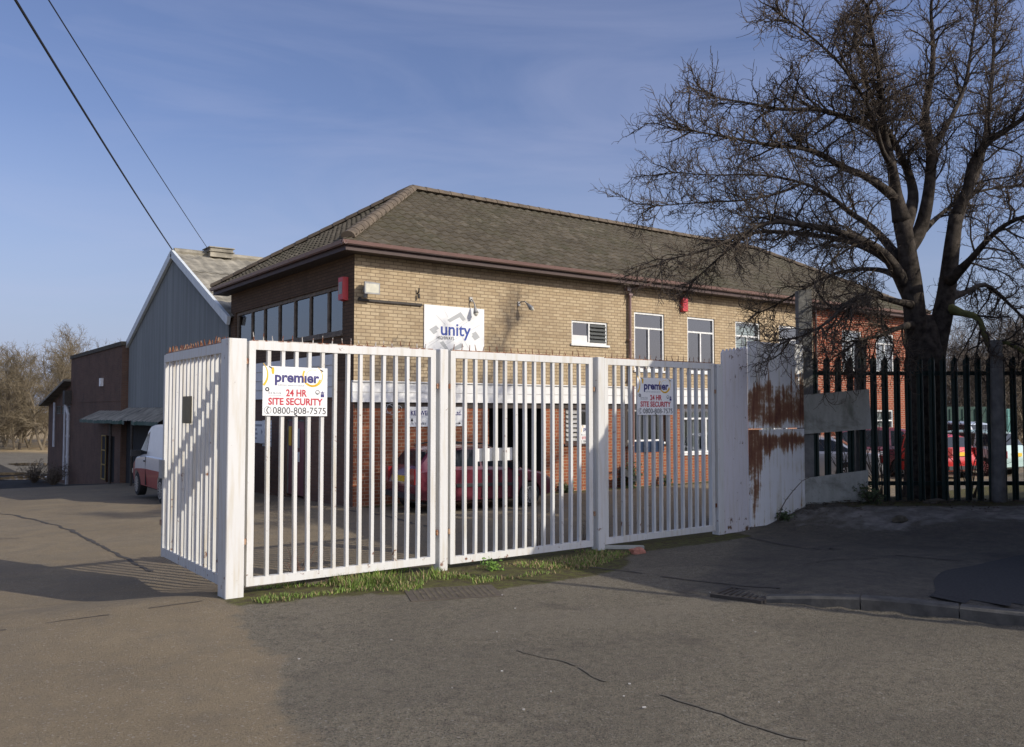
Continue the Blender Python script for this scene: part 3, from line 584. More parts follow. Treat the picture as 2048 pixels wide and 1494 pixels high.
def ridge(a, b_, r=.14, st=.42):
    a, b_ = Vector(a), Vector(b_); n = int((b_-a).length/st); d = (b_-a)/n; s = d.cross(Vector((0, 0, 1))).normalized(); up = s.cross(d).normalized()
    for i in range(n):
        rings = []
        for k, rr in ((0, r*1.06), (1.03, r*.97)):
            c_ = a+d*(i+k); rings.append([c_+s*rr*1.15*math.cos(t_)+up*(rr*math.sin(t_)-.0) for t_ in [math.pi*j/6 for j in range(7)]])
        mb.loft(rings, True)
z_ = Vector((0, 0, .06))
ridge(Vector(e[0])+z_+Vector((.1, .1, .07)), Vector(r0)+z_); ridge(Vector(e[3])+z_, Vector(r0)+z_); ridge(Vector(r0)+z_, Vector(r1)+z_); ridge(Vector(e[1])+z_, Vector(r1)+z_); ridge(Vector(e[2])+z_, Vector(r1)+z_)
M['ridge'] = simple('ridge_tile', (.125, .096, .066), .9, var=.3, scale=4); mb.build('ridge_tiles', 'ridge', roof)
# gutter, fascia, soffit
mb = MB()
def gut(a, b_, n_):
    a, b_, n_ = Vector(a), Vector(b_), Vector(n_); prof = [(0, .045), (.02, -.03), (.06, -.055), (.10, -.03), (.12, .045), (.112, .045), (.095, -.02), (.06, -.045), (.025, -.02), (.008, .045)]
    mb.loft([[p+n_*x+Vector((0, 0, z)) for x, z in prof] for p in (a, b_)])
    L_ = (b_-a).length; m_ = int(L_/1.0)
    for i in range(1, m_):
        c_ = a.lerp(b_, i/m_); d = (b_-a).normalized()*.02
        mb.loft([[p+n_*(x*1.06-.004)+Vector((0, 0, z*1.08)) for x, z in prof[:5]] for p in (c_-d, c_+d)])
gz_ = EZ-.01
gut((EX0-.13, EY0-.005, gz_), (EX1, EY0-.005, gz_), (0, -1, 0)); gut((EX0-.005, EY1, gz_), (EX0-.005, EY0-.13, gz_), (-1, 0, 0))
recalc(mb.build('gutter', 'gutter', OFF))
mb = MB(); mb.box((EX0, EY0, EZ-.17), (EX1, EY0+.02, EZ-.03)); mb.box((EX0, EY0+.022, EZ-.17), (EX0+.02, EY1, EZ-.03)); mb.box((EX1-.02, EY0+.022, EZ-.17), (EX1, EY1, EZ-.03)); mb.build('fascia', 'fascia', OFF)
mb = MB(); mb.box((EX0+.021, EY0+.021, EZ-.165), (EX1-.021, YF+.02, EZ-.15)); mb.box((EX0+.021, YF+.022, EZ-.165), (XC+.02, EY1, EZ-.15)); mb.build('soffit', 'darkwood', OFF)
def downpipe(x, mat, zb=GZ, top=5.42):
    mb = MB(); y = YF-.075
    mb.tube([(x+.42, EY0-.06, EZ-.08), (x+.40, EY0-.05, EZ-.14), (x+.05, y, top-.02), (x, y, top-.14), (x, y, 2.66)], .045, 10); mb.tube([(x, y-.10, 2.62), (x, y-.10, zb)], .045, 10)
    for z in (5.2, 3.9, 2.75, .9): mb.box((x-.07, y-.055-(.1 if z < 2.6 else 0), z), (x+.07, YF-.002, z+.05))
    mb.box((x-.16, YF-.15, top-.10), (x-.03, YF-.002, top+.02)); return mb.build('downpipe', mat, OFF, smooth=False)
downpipe(17.22, 'gutter'); downpipe(26.12, 'fascia')
mb = MB()      # loose white cable under the band
for r_, xx in ((.10, 9.5), (.13, 9.62), (.08, 9.75)): mb.tube([(xx+r_*math.cos(a)*1.3, YF-.04-.01*math.sin(a*2), 1.95+r_*math.sin(a)) for a in [i*.45 for i in range(13)]], .007, 5)
mb.build('loose_cable', 'pipe', OFF)

# things fixed to the office walls
def wallP(x, z, d=0.): return Vector((x, YF-d, z))
f = thing('floodlight', 'square cream floodlight on the buff wall beside the building corner', 'light', wallP(8.95, 4.75))
mb = MB(); c = wallP(8.93, 4.78, .22); mb.loft([[c+Vector((x*.19*k, y_, z*.13*k-(.10 if y_ < 0 else 0))) for x, z in ((-1, -1), (1, -1), (1, 1), (-1, 1))] for k, y_ in ((1, -.10), (.6, .10))]); mb.build('housing', 'grey', f)
mb = MB(); mb.poly([c+Vector((x*.16, -.104, z*.10-.10)) for x, z in ((-1, -1), (1, -1), (1, 1), (-1, 1))]); mb.build('lamp_glass', 'lamp', f)
mb = MB(); mb.box(wallP(8.85, 4.62, 0), wallP(9.0, 4.74, .14)); mb.box(wallP(8.87, 4.5, 0), wallP(8.93, 4.62, .05)); mb.build('bracket', 'grey', f)
def alarm(x, z, lab, side=False):
    a = thing('alarm_box', lab, 'alarm', (x, YF, z) if not side else (XC, 18.3, z)); mb = MB()
    if side: lo = [(XC, 18.14, z-.27), (XC, 18.42, z-.27), (XC-.13, 18.40, z-.25), (XC-.13, 18.16, z-.25)]; hi = [(p[0], p[1], z+.27) for p in lo]
    else: lo = [(x-.13, YF, z-.23), (x-.11, YF-.11, z-.21), (x+.11, YF-.11, z-.21), (x+.13, YF, z-.23)]; hi = [(p[0], p[1], z+.2) for p in lo]
    mb.hexa(lo, hi); recalc(mb.build('cover', 'redbox', a)); mb = MB()
    if side: mb.box((XC-.137, 18.19, z-.12), (XC-.131, 18.37, z+.16))
    else: mb.box((x-.08, YF-.117, z-.10), (x+.08, YF-.111, z+.12))
    mb.build('badge', 'grey' if side else 'redink', a)
alarm(0, 4.72, 'red alarm box at the building corner beside the strip window', True); alarm(19.5, 5.12, 'red alarm box between the tall upper windows under the eaves')
mb = MB(); mb.box(wallP(8.72, 4.41, .05), wallP(10.40, 4.465, .004)); mb.box(wallP(8.74, 4.465, .03), wallP(8.80, 4.50, .004)); tag(mb.build('sign_light_rail', 'iron', None, wallP(9.55, 4.4)), 'thin grey light rail fixed level on the buff wall left of the white square sign', 'rail')
def goose(u, v, hd, lab, drop=True):
    b_ = atY(u, v, YF); a = thing('sign_lamp', lab, 'lamp', b_); mb = MB()
    mb.box(b_+Vector((-.04, -.03, -.05)), b_+Vector((.04, 0, .06)))
    p = [b_+Vector((0, -.02, 0))]+[b_+Vector(h) for h in hd]; mb.tube(p, .016, 7); mb.build('arm', 'galv', a)
    e_ = p[-1]; d = (p[-1]-p[-2]).normalized(); mb = MB(); mb.tube([e_-d*.02, e_+d*.08, e_+d*.18], [.02, .045, .07], 12, True); mb.build('shade', 'grey', a, smooth=True)
    mb = MB(); mb.tube([e_+d*.18, e_+d*.22, e_+d*.25], [.05, .05, .02], 8); mb.build('bulb', 'lamp', a)
goose(941, 599, [(0, -.07, .0), (.03, -.13, -.12), (.03, -.15, -.19)], 'small grey lamp hanging over the top edge of the white square sign')
goose(1037, 608, [(.02, -.10, .05), (.06, -.20, .05), (.09, -.25, -.01)], 'small grey lamp on a curved arm right of the white square sign')
b_ = atY(835, 587, YF); mb = MB(); mb.tube([b_, b_+Vector((0, -.06, .03)), b_+Vector((0, -.08, .12))], .02, 6); mb.tube([b_+Vector((0, -.06, -.02)), b_+Vector((0, -.08, -.12))], .03, 6); tag(mb.build('lamp_stub', 'iron', None, b_), 'black broken lamp stub on the buff wall above the light rail', 'lamp')
# square company sign
o0 = wallP(10.46, 3.26, .03); SW, SH = 1.74, 1.20
a = thing('company_sign', 'white square sign with blue unity lettering and grey angle marks on the upper wall', 'sign', wallP(11.3, 3.3))
mb = MB(); mb.box(wallP(10.46, 3.26, .03), wallP(10.46+SW, 4.46, .003)); mb.build('panel', 'signwhite', a)
ux, uz = Vector((SW/1060, 0, 0)), Vector((0, 0, SH/785)); o1 = wallP(10.46, 3.26, .033)
def S2(x, y): return o1+ux*(x-160)+uz*(1225-y-.075*0)
mb = MB()
for q in ([(555, 690), (790, 548), (885, 660), (830, 695), (770, 632), (600, 728)], [(248, 860), (360, 792), (412, 838), (362, 868), (382, 892), (320, 936)], [(990, 890), (1062, 846), (1138, 940), (1050, 995), (990, 928), (1015, 905)], [(420, 1060), (485, 1030), (585, 1170), (800, 1050), (852, 1110), (575, 1215)]): mb.poly([S2(x, y-30) for x, y in q][::-1])
mb.build('grey_marks', 'midgrey', a)
mb = MB()
for p, q in (((355, 620), (520, 770)), ((500, 540), (570, 655)), ((230, 1130), (1030, 625)), ((240, 1080), (1000, 600)), ((320, 1210), (1140, 735)), ((820, 950), (935, 1130))):
    A, B = S2(p[0], p[1]-30), S2(q[0], q[1]-30); n = (B-A).cross(Vector((0, 1, 0))).normalized()*.003; mb.poly([A-n, B-n, B+n, A+n])
mb.build('thin_lines', 'midgrey', a)
for v in mb.v: pass
mb = MB(); put_text(mb, 'unity', S2(443, 905)+Vector((0, -.002, 0)), (1, 0, 0), (0, 0, 1), .44, width=SW*.5, bold=.006); mb.build('lettering', 'blue', a)
mb = MB(); put_text(mb, 'HIGHWAYS', S2(375, 980)+Vector((0, -.002, 0)), (1, 0, 0), (0, 0, 1), .118, width=SW*.28); mb.build('lettering', 'blackink', a)
# works sign
k0 = atY(818, 854, YF); k0 = wallP(10.07, 1.52, .02)
a = thing('works_sign', 'white works direction sign with blue lettering and arrows on the lower brick wall', 'sign', wallP(10.8, 1.5))
mb = MB(); mb.box(wallP(10.07, 1.53, .022), wallP(11.57, 2.0, .003)); mb.build('panel', 'signwhite', a)
mb = MB(); put_text(mb, 'KENWELL THERMAL Ltd.', wallP(10.11, 1.80, .025), (1, 0, 0), (0, 0, 1), .155, width=1.42, bold=.004); mb.build('lettering', 'navy', a)
mb = MB(); put_text(mb, 'Works', wallP(10.22, 1.575, .025), (1, 0, 0), (0, 0, 1), .085, width=.30)
P_ = lambda x, z: wallP(x, z, .025)
mb.poly([P_(10.10, 1.66), P_(10.18, 1.66), P_(10.14, 1.74)]); mb.poly([P_(10.133, 1.60), P_(10.147, 1.60), P_(10.147, 1.66), P_(10.133, 1.66)]); mb.poly([P_(10.133, 1.59), P_(10.19, 1.59), P_(10.19, 1.60), P_(10.133, 1.60)])
mb.poly([P_(11.36, 1.594), P_(11.46, 1.594), P_(11.46, 1.606), P_(11.36, 1.606)]); mb.poly([P_(11.45, 1.57), P_(11.52, 1.60), P_(11.45, 1.63)]); mb.build('lettering', 'blackink', a)
a = thing('side_notice', 'white notice board with an arrow on the shaded side wall', 'sign', (XC, 23.9, 1.2))
mb = MB(); mb.box((XC-.03, 23.3, 1.0), (XC-.003, 24.5, 1.62)); mb.build('panel', 'signwhite', a)
mb = MB()
for z, l in ((1.5, .9), (1.38, .5), (1.26, .55), (1.13, .5)): mb.box((XC-.034, 24.4, z-.03), (XC-.031, 24.4-l, z+.03))
mb.poly([(XC-.034, 23.45, 1.32), (XC-.034, 23.56, 1.24), (XC-.034, 23.56, 1.40)]); mb.build('lettering', 'greyink', a)

# ------------------------------------------------------------------ warehouse, annex, lean-to, canopy
XG = 8.6; WY0, WY1, WRY, WEZ, WRZ = YB+.03, 39.46, 32.6, 4.85, 7.70
def shed_roof(mb, y0, z0, y1, z1, x0, x1, step=.18):
    n = int((x1-x0)/step); r0 = []; r1 = []
    nr = Vector((0, z0-z1, y1-y0)).normalized()
    if nr.z < 0: nr = -nr
    for j in range(3):
        ka, kb = j/3-.01, (j+1)/3; ra = []; rb = []
        for i in range(n+1):
            x = x0+i*step; h = .035*(1 if i % 2 else 0)
            ra.append(Vector((x, y0+(y1-y0)*ka, z0+(z1-z0)*ka))+nr*(h+.03)); rb.append(Vector((x, y0+(y1-y0)*kb, z0+(z1-z0)*kb))+nr*(h+.01))
        k = len(mb.v); mb.v += ra+rb
        for i in range(n): mb.f.append((k+i, k+i+1, k+n+1+i+1, k+n+1+i)); mb.mi.append(0)
WH = thing('warehouse', 'tall grey clad warehouse with a steep gable behind the office', 'building', (XG, 33, -.9))
mb = MB(); prof = [(WY1, -2.), (WY1, WEZ), (WRY, WRZ), (WY0, WEZ+.02), (WY0, -2.)]
n = 150; st = (WY1-WY0)/n                    # upright corrugations
top = lambda y: WEZ+(WRZ-WEZ)*((WY1-y)/(WY1-WRY) if y > WRY else (y-WY0)/(WRY-WY0))
k = 0
for i in range(n):
    y = WY1-i*st; ya, yb, yc = y-st*.45, y-st*.55, y-st; d = .04
    for (p, dp_), (q, dq) in zip(((y, 0), (ya, 0), (yb, -d), (yc-st*0+.001, -d)), ((ya, 0), (yb, -d), (yc+.001, -d), (yc, 0))):
        zb = 1.75 if 33.3 < y < 36.3 else -2
        mb.poly([(XG+dp_, p, zb), (XG+dq, q, zb), (XG+dq, q, top(q)), (XG+dp_, p, top(p))])
mb.build('cladding', 'cladding', WH)
mb = MB(); mb.box((XG+.05, WY1-.05, -3), (44, WY1, WEZ)); mb.box((XG+.05, WY0, -2), (44, WY0+.05, WEZ-.1)); mb.build('side_wall', 'cladding', WH)
mb = MB(); shed_roof(mb, WY0-.25, WEZ-.08, WRY, WRZ, XG-.1, 44); shed_roof(mb, WY1+.25, WEZ-.08, WRY, WRZ, XG-.1, 44)
mb.poly([(XG, WY0-.2, WEZ-.1), (44, WY0-.2, WEZ-.1), (44, WRY, WRZ-.03), (XG, WRY, WRZ-.03)]); mb.poly([(XG, WY1+.2, WEZ-.1), (44, WY1+.2, WEZ-.1), (44, WRY, WRZ-.03), (XG, WRY, WRZ-.03)])
wr = mb.build('roof', 'asbestos', WH)
mb = MB(); mb.tube([(XG-.05, WRY, WRZ+.06), (44, WRY, WRZ+.06)], .13, 8); mb.build('ridge_cap', 'asbestos', wr)
mb = MB(); mb.box((9.75, WRY-.4, WRZ-.05), (10.6, WRY+.4, WRZ+.28)); mb.box((9.7, WRY-.45, WRZ+.285), (10.65, WRY+.45, WRZ+.32)); mb.box((9.7, WRY-.45, WRZ+.14), (10.65, WRY+.45, WRZ+.17)); mb.build('ridge_vent', 'asbestos', wr)
mb = MB()
for ya, za, yb, zb in ((WY0-.3, WEZ-.12, WRY, WRZ+.06), (WY1+.3, WEZ-.12, WRY, WRZ+.06)):
    d = Vector((0, yb-ya, zb-za)).normalized(); nn = Vector((0, -d.z, d.y)); nn = nn if nn.z > 0 else -nn
    A, B = Vector((XG-.16, ya, za)), Vector((XG-.16, yb, zb)); th = Vector((.10, 0, 0))
    mb.loft([[A-nn*.22, A+nn*.05, A+nn*.05+th, A-nn*.22+th], [B-nn*.22, B+nn*.05, B+nn*.05+th, B-nn*.22+th]])
recalc(mb.build('bargeboard', 'barge', WH))
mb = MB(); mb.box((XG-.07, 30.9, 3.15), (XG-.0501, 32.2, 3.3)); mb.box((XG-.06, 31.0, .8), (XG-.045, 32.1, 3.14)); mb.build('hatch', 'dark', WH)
AX, AY0, AY1, AZ = 8.3, 39.47, 51.6, 4.82
AN = thing('brick_annex', 'flat roofed dark brick annex beyond the clad warehouse', 'building', (AX, 45, -1.5))
mb = MB(); dr = (40.6, 42.3, -1.3, .79); wall(mb, 'y', AX, AY0, AY1, -3, AZ, [dr], .2); mb.poly([(AX, AY0, -3), (14, AY0, -3), (14, AY0, AZ), (AX, AY0, AZ)]); mb.poly([(AX, AY1, -3), (AX, AY1, AZ), (14, AY1, AZ), (14, AY1, -3)]); mb.poly([(AX, AY0, AZ), (14, AY0, AZ), (14, AY1, AZ), (AX, AY1, AZ)]); mb.build('wall', 'darkbrick', AN)
mb = MB(); mb.box((AX-.06, AY0-.06, AZ-.12), (AX+.25, AY1+.06, AZ+.06)); mb.box((AX+.251, AY0-.06, AZ-.12), (14, AY0+.2, AZ+.06)); mb.build('coping', 'stone', AN)
mb = MB(); mb.box((AX-.02, AY0, 2.33), (AX-.002, AY1, 2.43)); mb.build('brick_course', 'darkbrick', AN)
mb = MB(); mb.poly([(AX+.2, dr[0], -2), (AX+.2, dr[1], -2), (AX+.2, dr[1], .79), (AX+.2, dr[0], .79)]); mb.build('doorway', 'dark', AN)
mb = MB(); mb.obox((AX-.02, 42.55, -.22), (.02, .48, 0), (.012, -.012, 0), (0, 0, 1.0)); d = mb.build('door', 'dark', AN); mb = MB()
for z in (-1.2, -.55, .1, .76): mb.box((AX-.075, 42.1, z), (AX-.045, 43.02, z+.05))
for y in (42.1, 42.98): mb.box((AX-.073, y, -1.15), (AX-.046, y+.05, .8))
mb.build('frame', 'ochre', d)
mb = MB(); mb.box((AX-.12, 43.2, 3.05), (AX-.003, 43.55, 3.42)); tag(mb.build('alarm_box', 'signwhite', None, (AX, 43.4, 3.1)), 'small white alarm box on the dark brick annex wall', 'alarm')
mb = MB(); mb.tube([(AX-.15, AY1-.3, -2.1), (AX-.15, AY1-.3, 1.7), (AX-.2, AY1-.1, 2.0), (AX-.2, AY1, 2.3)], .08, 10)
for z in (-.6, .5, 1.4): mb.tube([(AX-.15, AY1-.3, z), (AX-.15, AY1-.3, z+.12)], .10, 10)
mb.build('downpipe', 'pipe', AN)
mb = MB(); mb.box((AX-.35, AY1-.35, 2.25), (AX-.003, AY1+.25, 3.0)); mb.build('hopper', 'iron', AN)
LT = thing('lean_to', 'low brick lean-to with a sloping roof and strip windows past the annex', 'building', (AX, 56, -2))
mb = MB(); LY0, LY1 = AY1+.01, 60.
wd = [(52.6, 53.7, 1.72, 2.6), (53.9, 55.4, 1.72, 2.5), (55.7, 57.3, 1.72, 2.2)]
wall(mb, 'y', AX+.15, LY0, LY1, -4, 2.2, [(a_, b2, 1.72, 2.195) for a_, b2, _, _ in wd], .15)
mb.poly([(AX+.15, LY1, 2.2), (AX+.15, LY0, 2.2), (AX+.15, LY0, 3.5), (AX+.15, LY1, 2.25)]); mb.poly([(AX+.15, LY1, -4), (14, LY1, -4), (14, LY1, 2.3), (AX+.15, LY1, 2.3)]); mb.build('wall', 'darkbrick', LT)
mb = MB(); mb.hexa([(AX-.35, LY1+.5, 2.2), (14, LY1+.5, 2.2), (14, LY0, 3.5), (AX-.35, LY0, 3.5)], [(AX-.35, LY1+.5, 2.32), (14, LY1+.5, 2.32), (14, LY0, 3.62), (AX-.35, LY0, 3.62)]); recalc(mb.build('roof', 'asbestos', LT))
for a_, b2, z0_, z1_ in wd: window(LT, 'y', AX+.15, a_, b2, 1.72, 2.195, frame='greywood', mull=(.33, .66), sill=False, fw=.06)
for y in (53.3, 56.9):
    mb = MB(); mb.tube([(AX, y, -1.9 if y < 55 else -.2), (AX, y, 2.4)], .06, 8); mb.build('downpipe', 'pipe', LT)
CN = thing('loading_canopy', 'low corrugated canopy sloping out over the warehouse doors', 'canopy', (8.0, 36, -1))
mb = MB(); Yc0, Yc1 = 31.0, 44.0; n = 70; ra, rb, rc = [], [], []
for i in range(n+1):
    y = Yc1+(Yc0-Yc1)*i/n; h = .03*(i % 2); jag = .10*noise.noise(Vector((y*.9, 0, 0)))+(.18*max(0, noise.noise(Vector((y*2.3, 4, 0)))) if 33 < y < 40 else 0)
    xo = 7.45+.25*((Yc1-y)/13)
    ra.append((8.55, y-.0, 2.02+h)); rb.append((xo+jag, y, 1.50+h+jag*.4)); rc.append((xo+jag, y, 1.38+jag*.2))
k = len(mb.v); mb.v += [Vector(p) for p in ra+rb]
for i in range(n): mb.f.append((k+i, k+i+1, k+n+2+i, k+n+1+i)); mb.mi.append(0)
mb.build('roof_sheet', 'asbestos', CN)
mb = MB()
for i in range(n):
    if 44 < i < 50: continue
    mb.poly([rb[i], rb[i+1], rc[i+1], rc[i]])
mb.build('edge_board', 'container', CN)
mb = MB()
for y in (31.5, 35.2, 39.): mb.tube([(7.8, y, gh(7.8, y)), (7.8, y, 1.52)], .05, 6); mb.tube([(7.8, y, 1.3), (8.5, y, 1.85)], .03, 6)
mb.build('post', 'iron', CN)
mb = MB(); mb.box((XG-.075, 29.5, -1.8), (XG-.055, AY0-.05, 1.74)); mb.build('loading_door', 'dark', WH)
# ------------------------------------------------------------------ gates
YG = 8.895; GT = 2.635
def gate(lab, x0, x1, nb, zb=.09, tilt=0., spikes='spike', mat='white'):
    t = thing('barred_gate', lab, 'gate', (x0, YG, 0), 'white barred gates'); w = .07; hb = .03
    zl = lambda x: zb+tilt*(x-x0)/(x1-x0)
    f = MB()
    f.box((x0, YG-.035, zl(x0)), (x0+w, YG+.035, GT)); f.box((x1-w, YG-.035, zl(x1)), (x1, YG+.035, GT))
    f.box((x0+w, YG-.034, GT-.09), (x1-w, YG+.034, GT))
    f.hexa([(x0+w, YG-.034, zl(x0)), (x1-w, YG-.034, zl(x1)), (x1-w, YG+.034, zl(x1)), (x0+w, YG+.034, zl(x0))], [(x0+w, YG-.034, zl(x0)+.085), (x1-w, YG-.034, zl(x1)+.085), (x1-w, YG+.034, zl(x1)+.085), (x0+w, YG+.034, zl(x0)+.085)])
    f.build('frame', mat, t)
    st = (x1-x0-2*w)/(nb+1)
    for i in range(nb):
        x = x0+w+st*(i+1)+rnd.uniform(-.004, .004); b = MB(); j = rnd.uniform(-.004, .004)
        bw = rnd.uniform(-.006, .006); b.loft([[(x+sx*.0185+q, YG+sy*.025, z) for sx, sy in ((-1, -1), (1, -1), (1, 1), (-1, 1))] for z, q in ((zl(x)+.08, 0), (.9, bw), (1.7, bw+j*.6), (GT-.085, j))])
        b.build('bar', rnd.choice(['white', 'white', 'white2']), t)
    s = MB(); x = x0+.06
    s.box((x0+.03, YG-.02, GT+.001), (x1-.03, YG+.02, GT+.012))
    while x < x1-.04:
        l = rnd.uniform(.06, .10); dx = rnd.uniform(-.012, .012); s.tube([(x, YG, GT+.01), (x+dx, YG+rnd.uniform(-.02, .02), GT+l)], [.007, .004], 5); x += .112+rnd.uniform(-.012, .012)
    s.build('spike_strip', spikes, t); return t
gate('white barred gate panel carrying a security notice next to the wide post', 3.10, 5.375, 13, .085, spikes='spike')
gate('middle white barred gate panel with no notice on it', 5.585, 7.885, 13, .055, spikes='rustspike')
gate('shaded white barred gate panel beside the rusty sheet, with a small notice', 8.10, 10.385, 13, .06, spikes='rustspike')
def post(lab, x0, x1, y0, y1, zt, zb=-.2):
    mb = MB(); c = .008
    P = [(x0+c, y0), (x1-c, y0), (x1, y0+c), (x1, y1-c), (x1-c, y1), (x0+c, y1), (x0, y1-c), (x0, y0+c)]
    mb.loft([[(x, y, zb) for x, y in P], [(x, y, zt-.006) for x, y in P], [((x-(x0+x1)/2)*.96+(x0+x1)/2, (y-(y0+y1)/2)*.96+(y0+y1)/2, zt) for x, y in P]])
    t = thing('gate_post', lab, 'post', ((x0+x1)/2, (y0+y1)/2, 0)); mb.build('post', 'white', t); return t
def hinge(t, x, z, s=1):
    mb = MB(); mb.tube([(x-.045, YG-.01, z), (x+.045, YG-.01, z)], .02, 8); mb.box((x-.012, YG-.045, z-.03), (x+.012, YG+.02, z+.03)); mb.build('hinge', 'rustspike', t)
p = post('wide white square gate post at the corner of the two gate lines', 2.865, 3.055, 8.80, 9.05, 2.65); hinge(p, 3.075, 2.42); hinge(p, 3.075, .55)
p = post('slim white gate post between the notice panel and the plain panel', 5.42, 5.54, 8.84, 8.98, 2.645); [hinge(p, x, z) for x in (5.395, 5.565) for z in (2.2, .45)]
p = post('slim white gate post whose foot stands clear below the shaded panel', 7.93, 8.05, 8.80, 8.95, 2.64); [hinge(p, x, z) for x in (7.905, 8.075) for z in (2.2, .5)]
p = post('white end gate post against the white steel sheet', 10.42, 10.55, 8.82, 8.96, 2.625); hinge(p, 10.40, 2.2); hinge(p, 10.40, .45)
# side panel running back from the wide post
XP = 2.955; t = thing('barred_gate', 'white barred side gate running back from the wide post towards the van', 'gate', (XP, 9.1, 0), 'white barred gates')
y0, y1 = 9.08, 11.50; f = MB(); f.box((XP-.035, y0, .08), (XP+.035, y0+.07, GT)); f.box((XP-.035, y1-.07, .06), (XP+.035, y1, GT-.02)); f.box((XP-.034, y0+.07, GT-.115), (XP+.034, y1-.07, GT-.01)); f.box((XP-.034, y0+.07, .07), (XP+.034, y1-.07, .175)); f.build('frame', 'white', t)
for i in range(14):
    y = y0+.07+(y1-y0-.14)*(i+1)/15; b = MB(); b.box((XP-.026, y-.0225, .17), (XP+.026, y+.0225, GT-.11)); b.build('bar', 'white' if i % 3 else 'white2', t)
s = MB(); y = y0+.05
while y < y1-.03: s.tube([(XP, y, GT-.01), (XP+rnd.uniform(-.02, .02), y+rnd.uniform(-.025, .025), GT+rnd.uniform(.05, .09))], [.009, .005], 5); y += .085
s.box((XP-.02, y0+.03, GT-.009), (XP+.02, y1, GT+.006)); s.build('spike_strip', 'rustspike', t)
mb = MB(); mb.box((XP-.07, y1-.12, 1.05), (XP-.036, y1+.03, 1.28)); mb.box((XP-.06, y1-.02, 1.12), (XP+.05, y1+.06, 1.2)); mb.build('lock_box', 'grey', t)
mb = MB(); mb.box((XP-.045, y1-.01, .45), (XP+.03, y1+.05, .52)); mb.build('catch', 'rustspike', t)
a, b_ = atX(372, 793, XP), atX(388, 847, XP); mb = MB(); mb.box((XP-.04, a.y, a.z), (XP-.028, b_.y, b_.z)); mb.build('plate', 'olive', t)
# security notices wired to the bars
def notice(lab, x0, z0, w, h, y, skew=0.):
    t = thing('security_notice', lab, 'sign', (x0+w/2, y, z0), 'security notices'); X = Vector((1, 0, skew)); Z = Vector((0, 0, 1)); k = w/1200.; kz = h/925.
    mb = MB(); o = Vector((x0, y, z0)); mb.hexa([o, o+X*w, o+X*w+Vector((0, .006, 0)), o+Vector((0, .006, 0))], [q+Z*h for q in (o, o+X*w, o+X*w+Vector((0, .006, 0)), o+Vector((0, .006, 0)))]); mb.build('panel', 'signwhite', t)
    q = o+Vector((0, -.002, 0)); F = lambda a, b: q+X*(a*k)+Z*(b*kz)
    mb = MB(); put_text(mb, 'prem\u0131er', F(215, 640), X, Z, .285*h, width=.69*w, bold=.005); mb.build('lettering', 'navy', t)
    q2 = q+Vector((0, .0008, 0)); mb = MB()
    arc(mb, q2, X, Z, 920*k, 745*k*.96, 185*k, 150, 420, 34*k, 8*k); arc(mb, q2, X, Z, 915*k, 725*k*.96, 150*k, 225, 345, 14*k, 34*k)
    arc(mb, q2, X, Z, -190*k, 745*k*.96, 275*k, 45, -43, 10*k, 40*k); arc(mb, q2, X, Z, 920*k, 730*k*.96, 128*k, 60, 180, 4*k, 8*k)
    v = [(150, 905), (195, 905), (205, 860), (200, 790), (180, 770), (160, 790), (150, 850)]; mb.poly([q2+X*(a*k)+Z*(b*kz) for a, b in v][::-1]); mb.build('yellow_rings', 'yellow', t)
    mb = MB(); put_text(mb, '24 HR', F(420, 372), X, Z, .195*h, width=.325*w, bold=.003); put_text(mb, 'SITE SECURITY', F(100, 208), X, Z, .195*h, width=.845*w, bold=.003); mb.build('lettering', 'redink', t)
    mb = MB(); put_text(mb, '0800-808-7575', F(185, 38), X, Z, .195*h, width=.825*w)
    arc(mb, q, X, Z, 92*k, 98*k*.98, 62*k, 0, 360, 6*k, 6*k); arc(mb, q, X, Z, 135*k, 95*k, 58*k, 115, 245, 16*k, 16*k, 8); mb.build('lettering', 'blackink', t)
    mb = MB(); put_text(mb, 'SUPPORT SERVICES GROUP', F(270, 562), X, Z, .043*h, width=.41*w); put_text(mb, 'bsia', F(105, 405), X, Z, .085*h, width=.195*w); mb.poly([F(105, 378), F(335, 378), F(335, 384), F(105, 384)]); mb.build('lettering', 'greyink', t)
    mb = MB(); arc(mb, q, X, Z, 80*k, 470*k*.98, 28*k, 0, 360, 18*k, 22*k, 14); arc(mb, q, X, Z, 1012*k, 437*k*.98, 36*k, 0, 360, 9*k, 9*k, 16); mb.poly([F(990, 450), F(1012, 405), F(1034, 450), F(1012, 430)]); mb.build('emblem', 'blackink', t)
    mb = MB(); mb.poly([F(1075, 365), F(1140, 365), F(1140, 425), F(1075, 425)]); mb.poly([F(1080, 435), F(1135, 435), F(1145, 465), F(1120, 455), F(1108, 485), F(1095, 455), F(1070, 465)]); mb.build('emblem', 'navy', t)
    mb = MB()
    for a, b in ((150, 905), (1105, 880), (620, 20)): mb.tube([F(a-45, b+15)+Vector((0, -.002, 0)), F(a, b-8)+Vector((0, -.004, 0)), F(a+10, b-20)+Vector((0, -.001, 0))], .004, 5)
    mb.build('cable_tie', 'blackink', t); return t
notice('white security notice with blue and yellow lettering on the sunlit first panel', 3.245, 1.852, .728, .525, YG-.044, -.012)
notice('white security notice in shade on the panel beside the rusty sheet', 8.725, 1.845, .735, .535, YG-.044, -.004)
notice('small white security notice fixed to the dark framed ground floor window', 15.36, 1.02, .62, .50, YF-.05)
mb = MB(); mb.box((6.02, YG+.05, 1.27), (6.58, YG+.075, 1.43)); tag(mb.build('gate_board', 'board', None, (6.3, YG+.05, 1.27)), 'white painted board fixed across the bars behind the middle panel', 'board')
bpy.data.objects['gate_board'].data.materials[0] = M['plank']
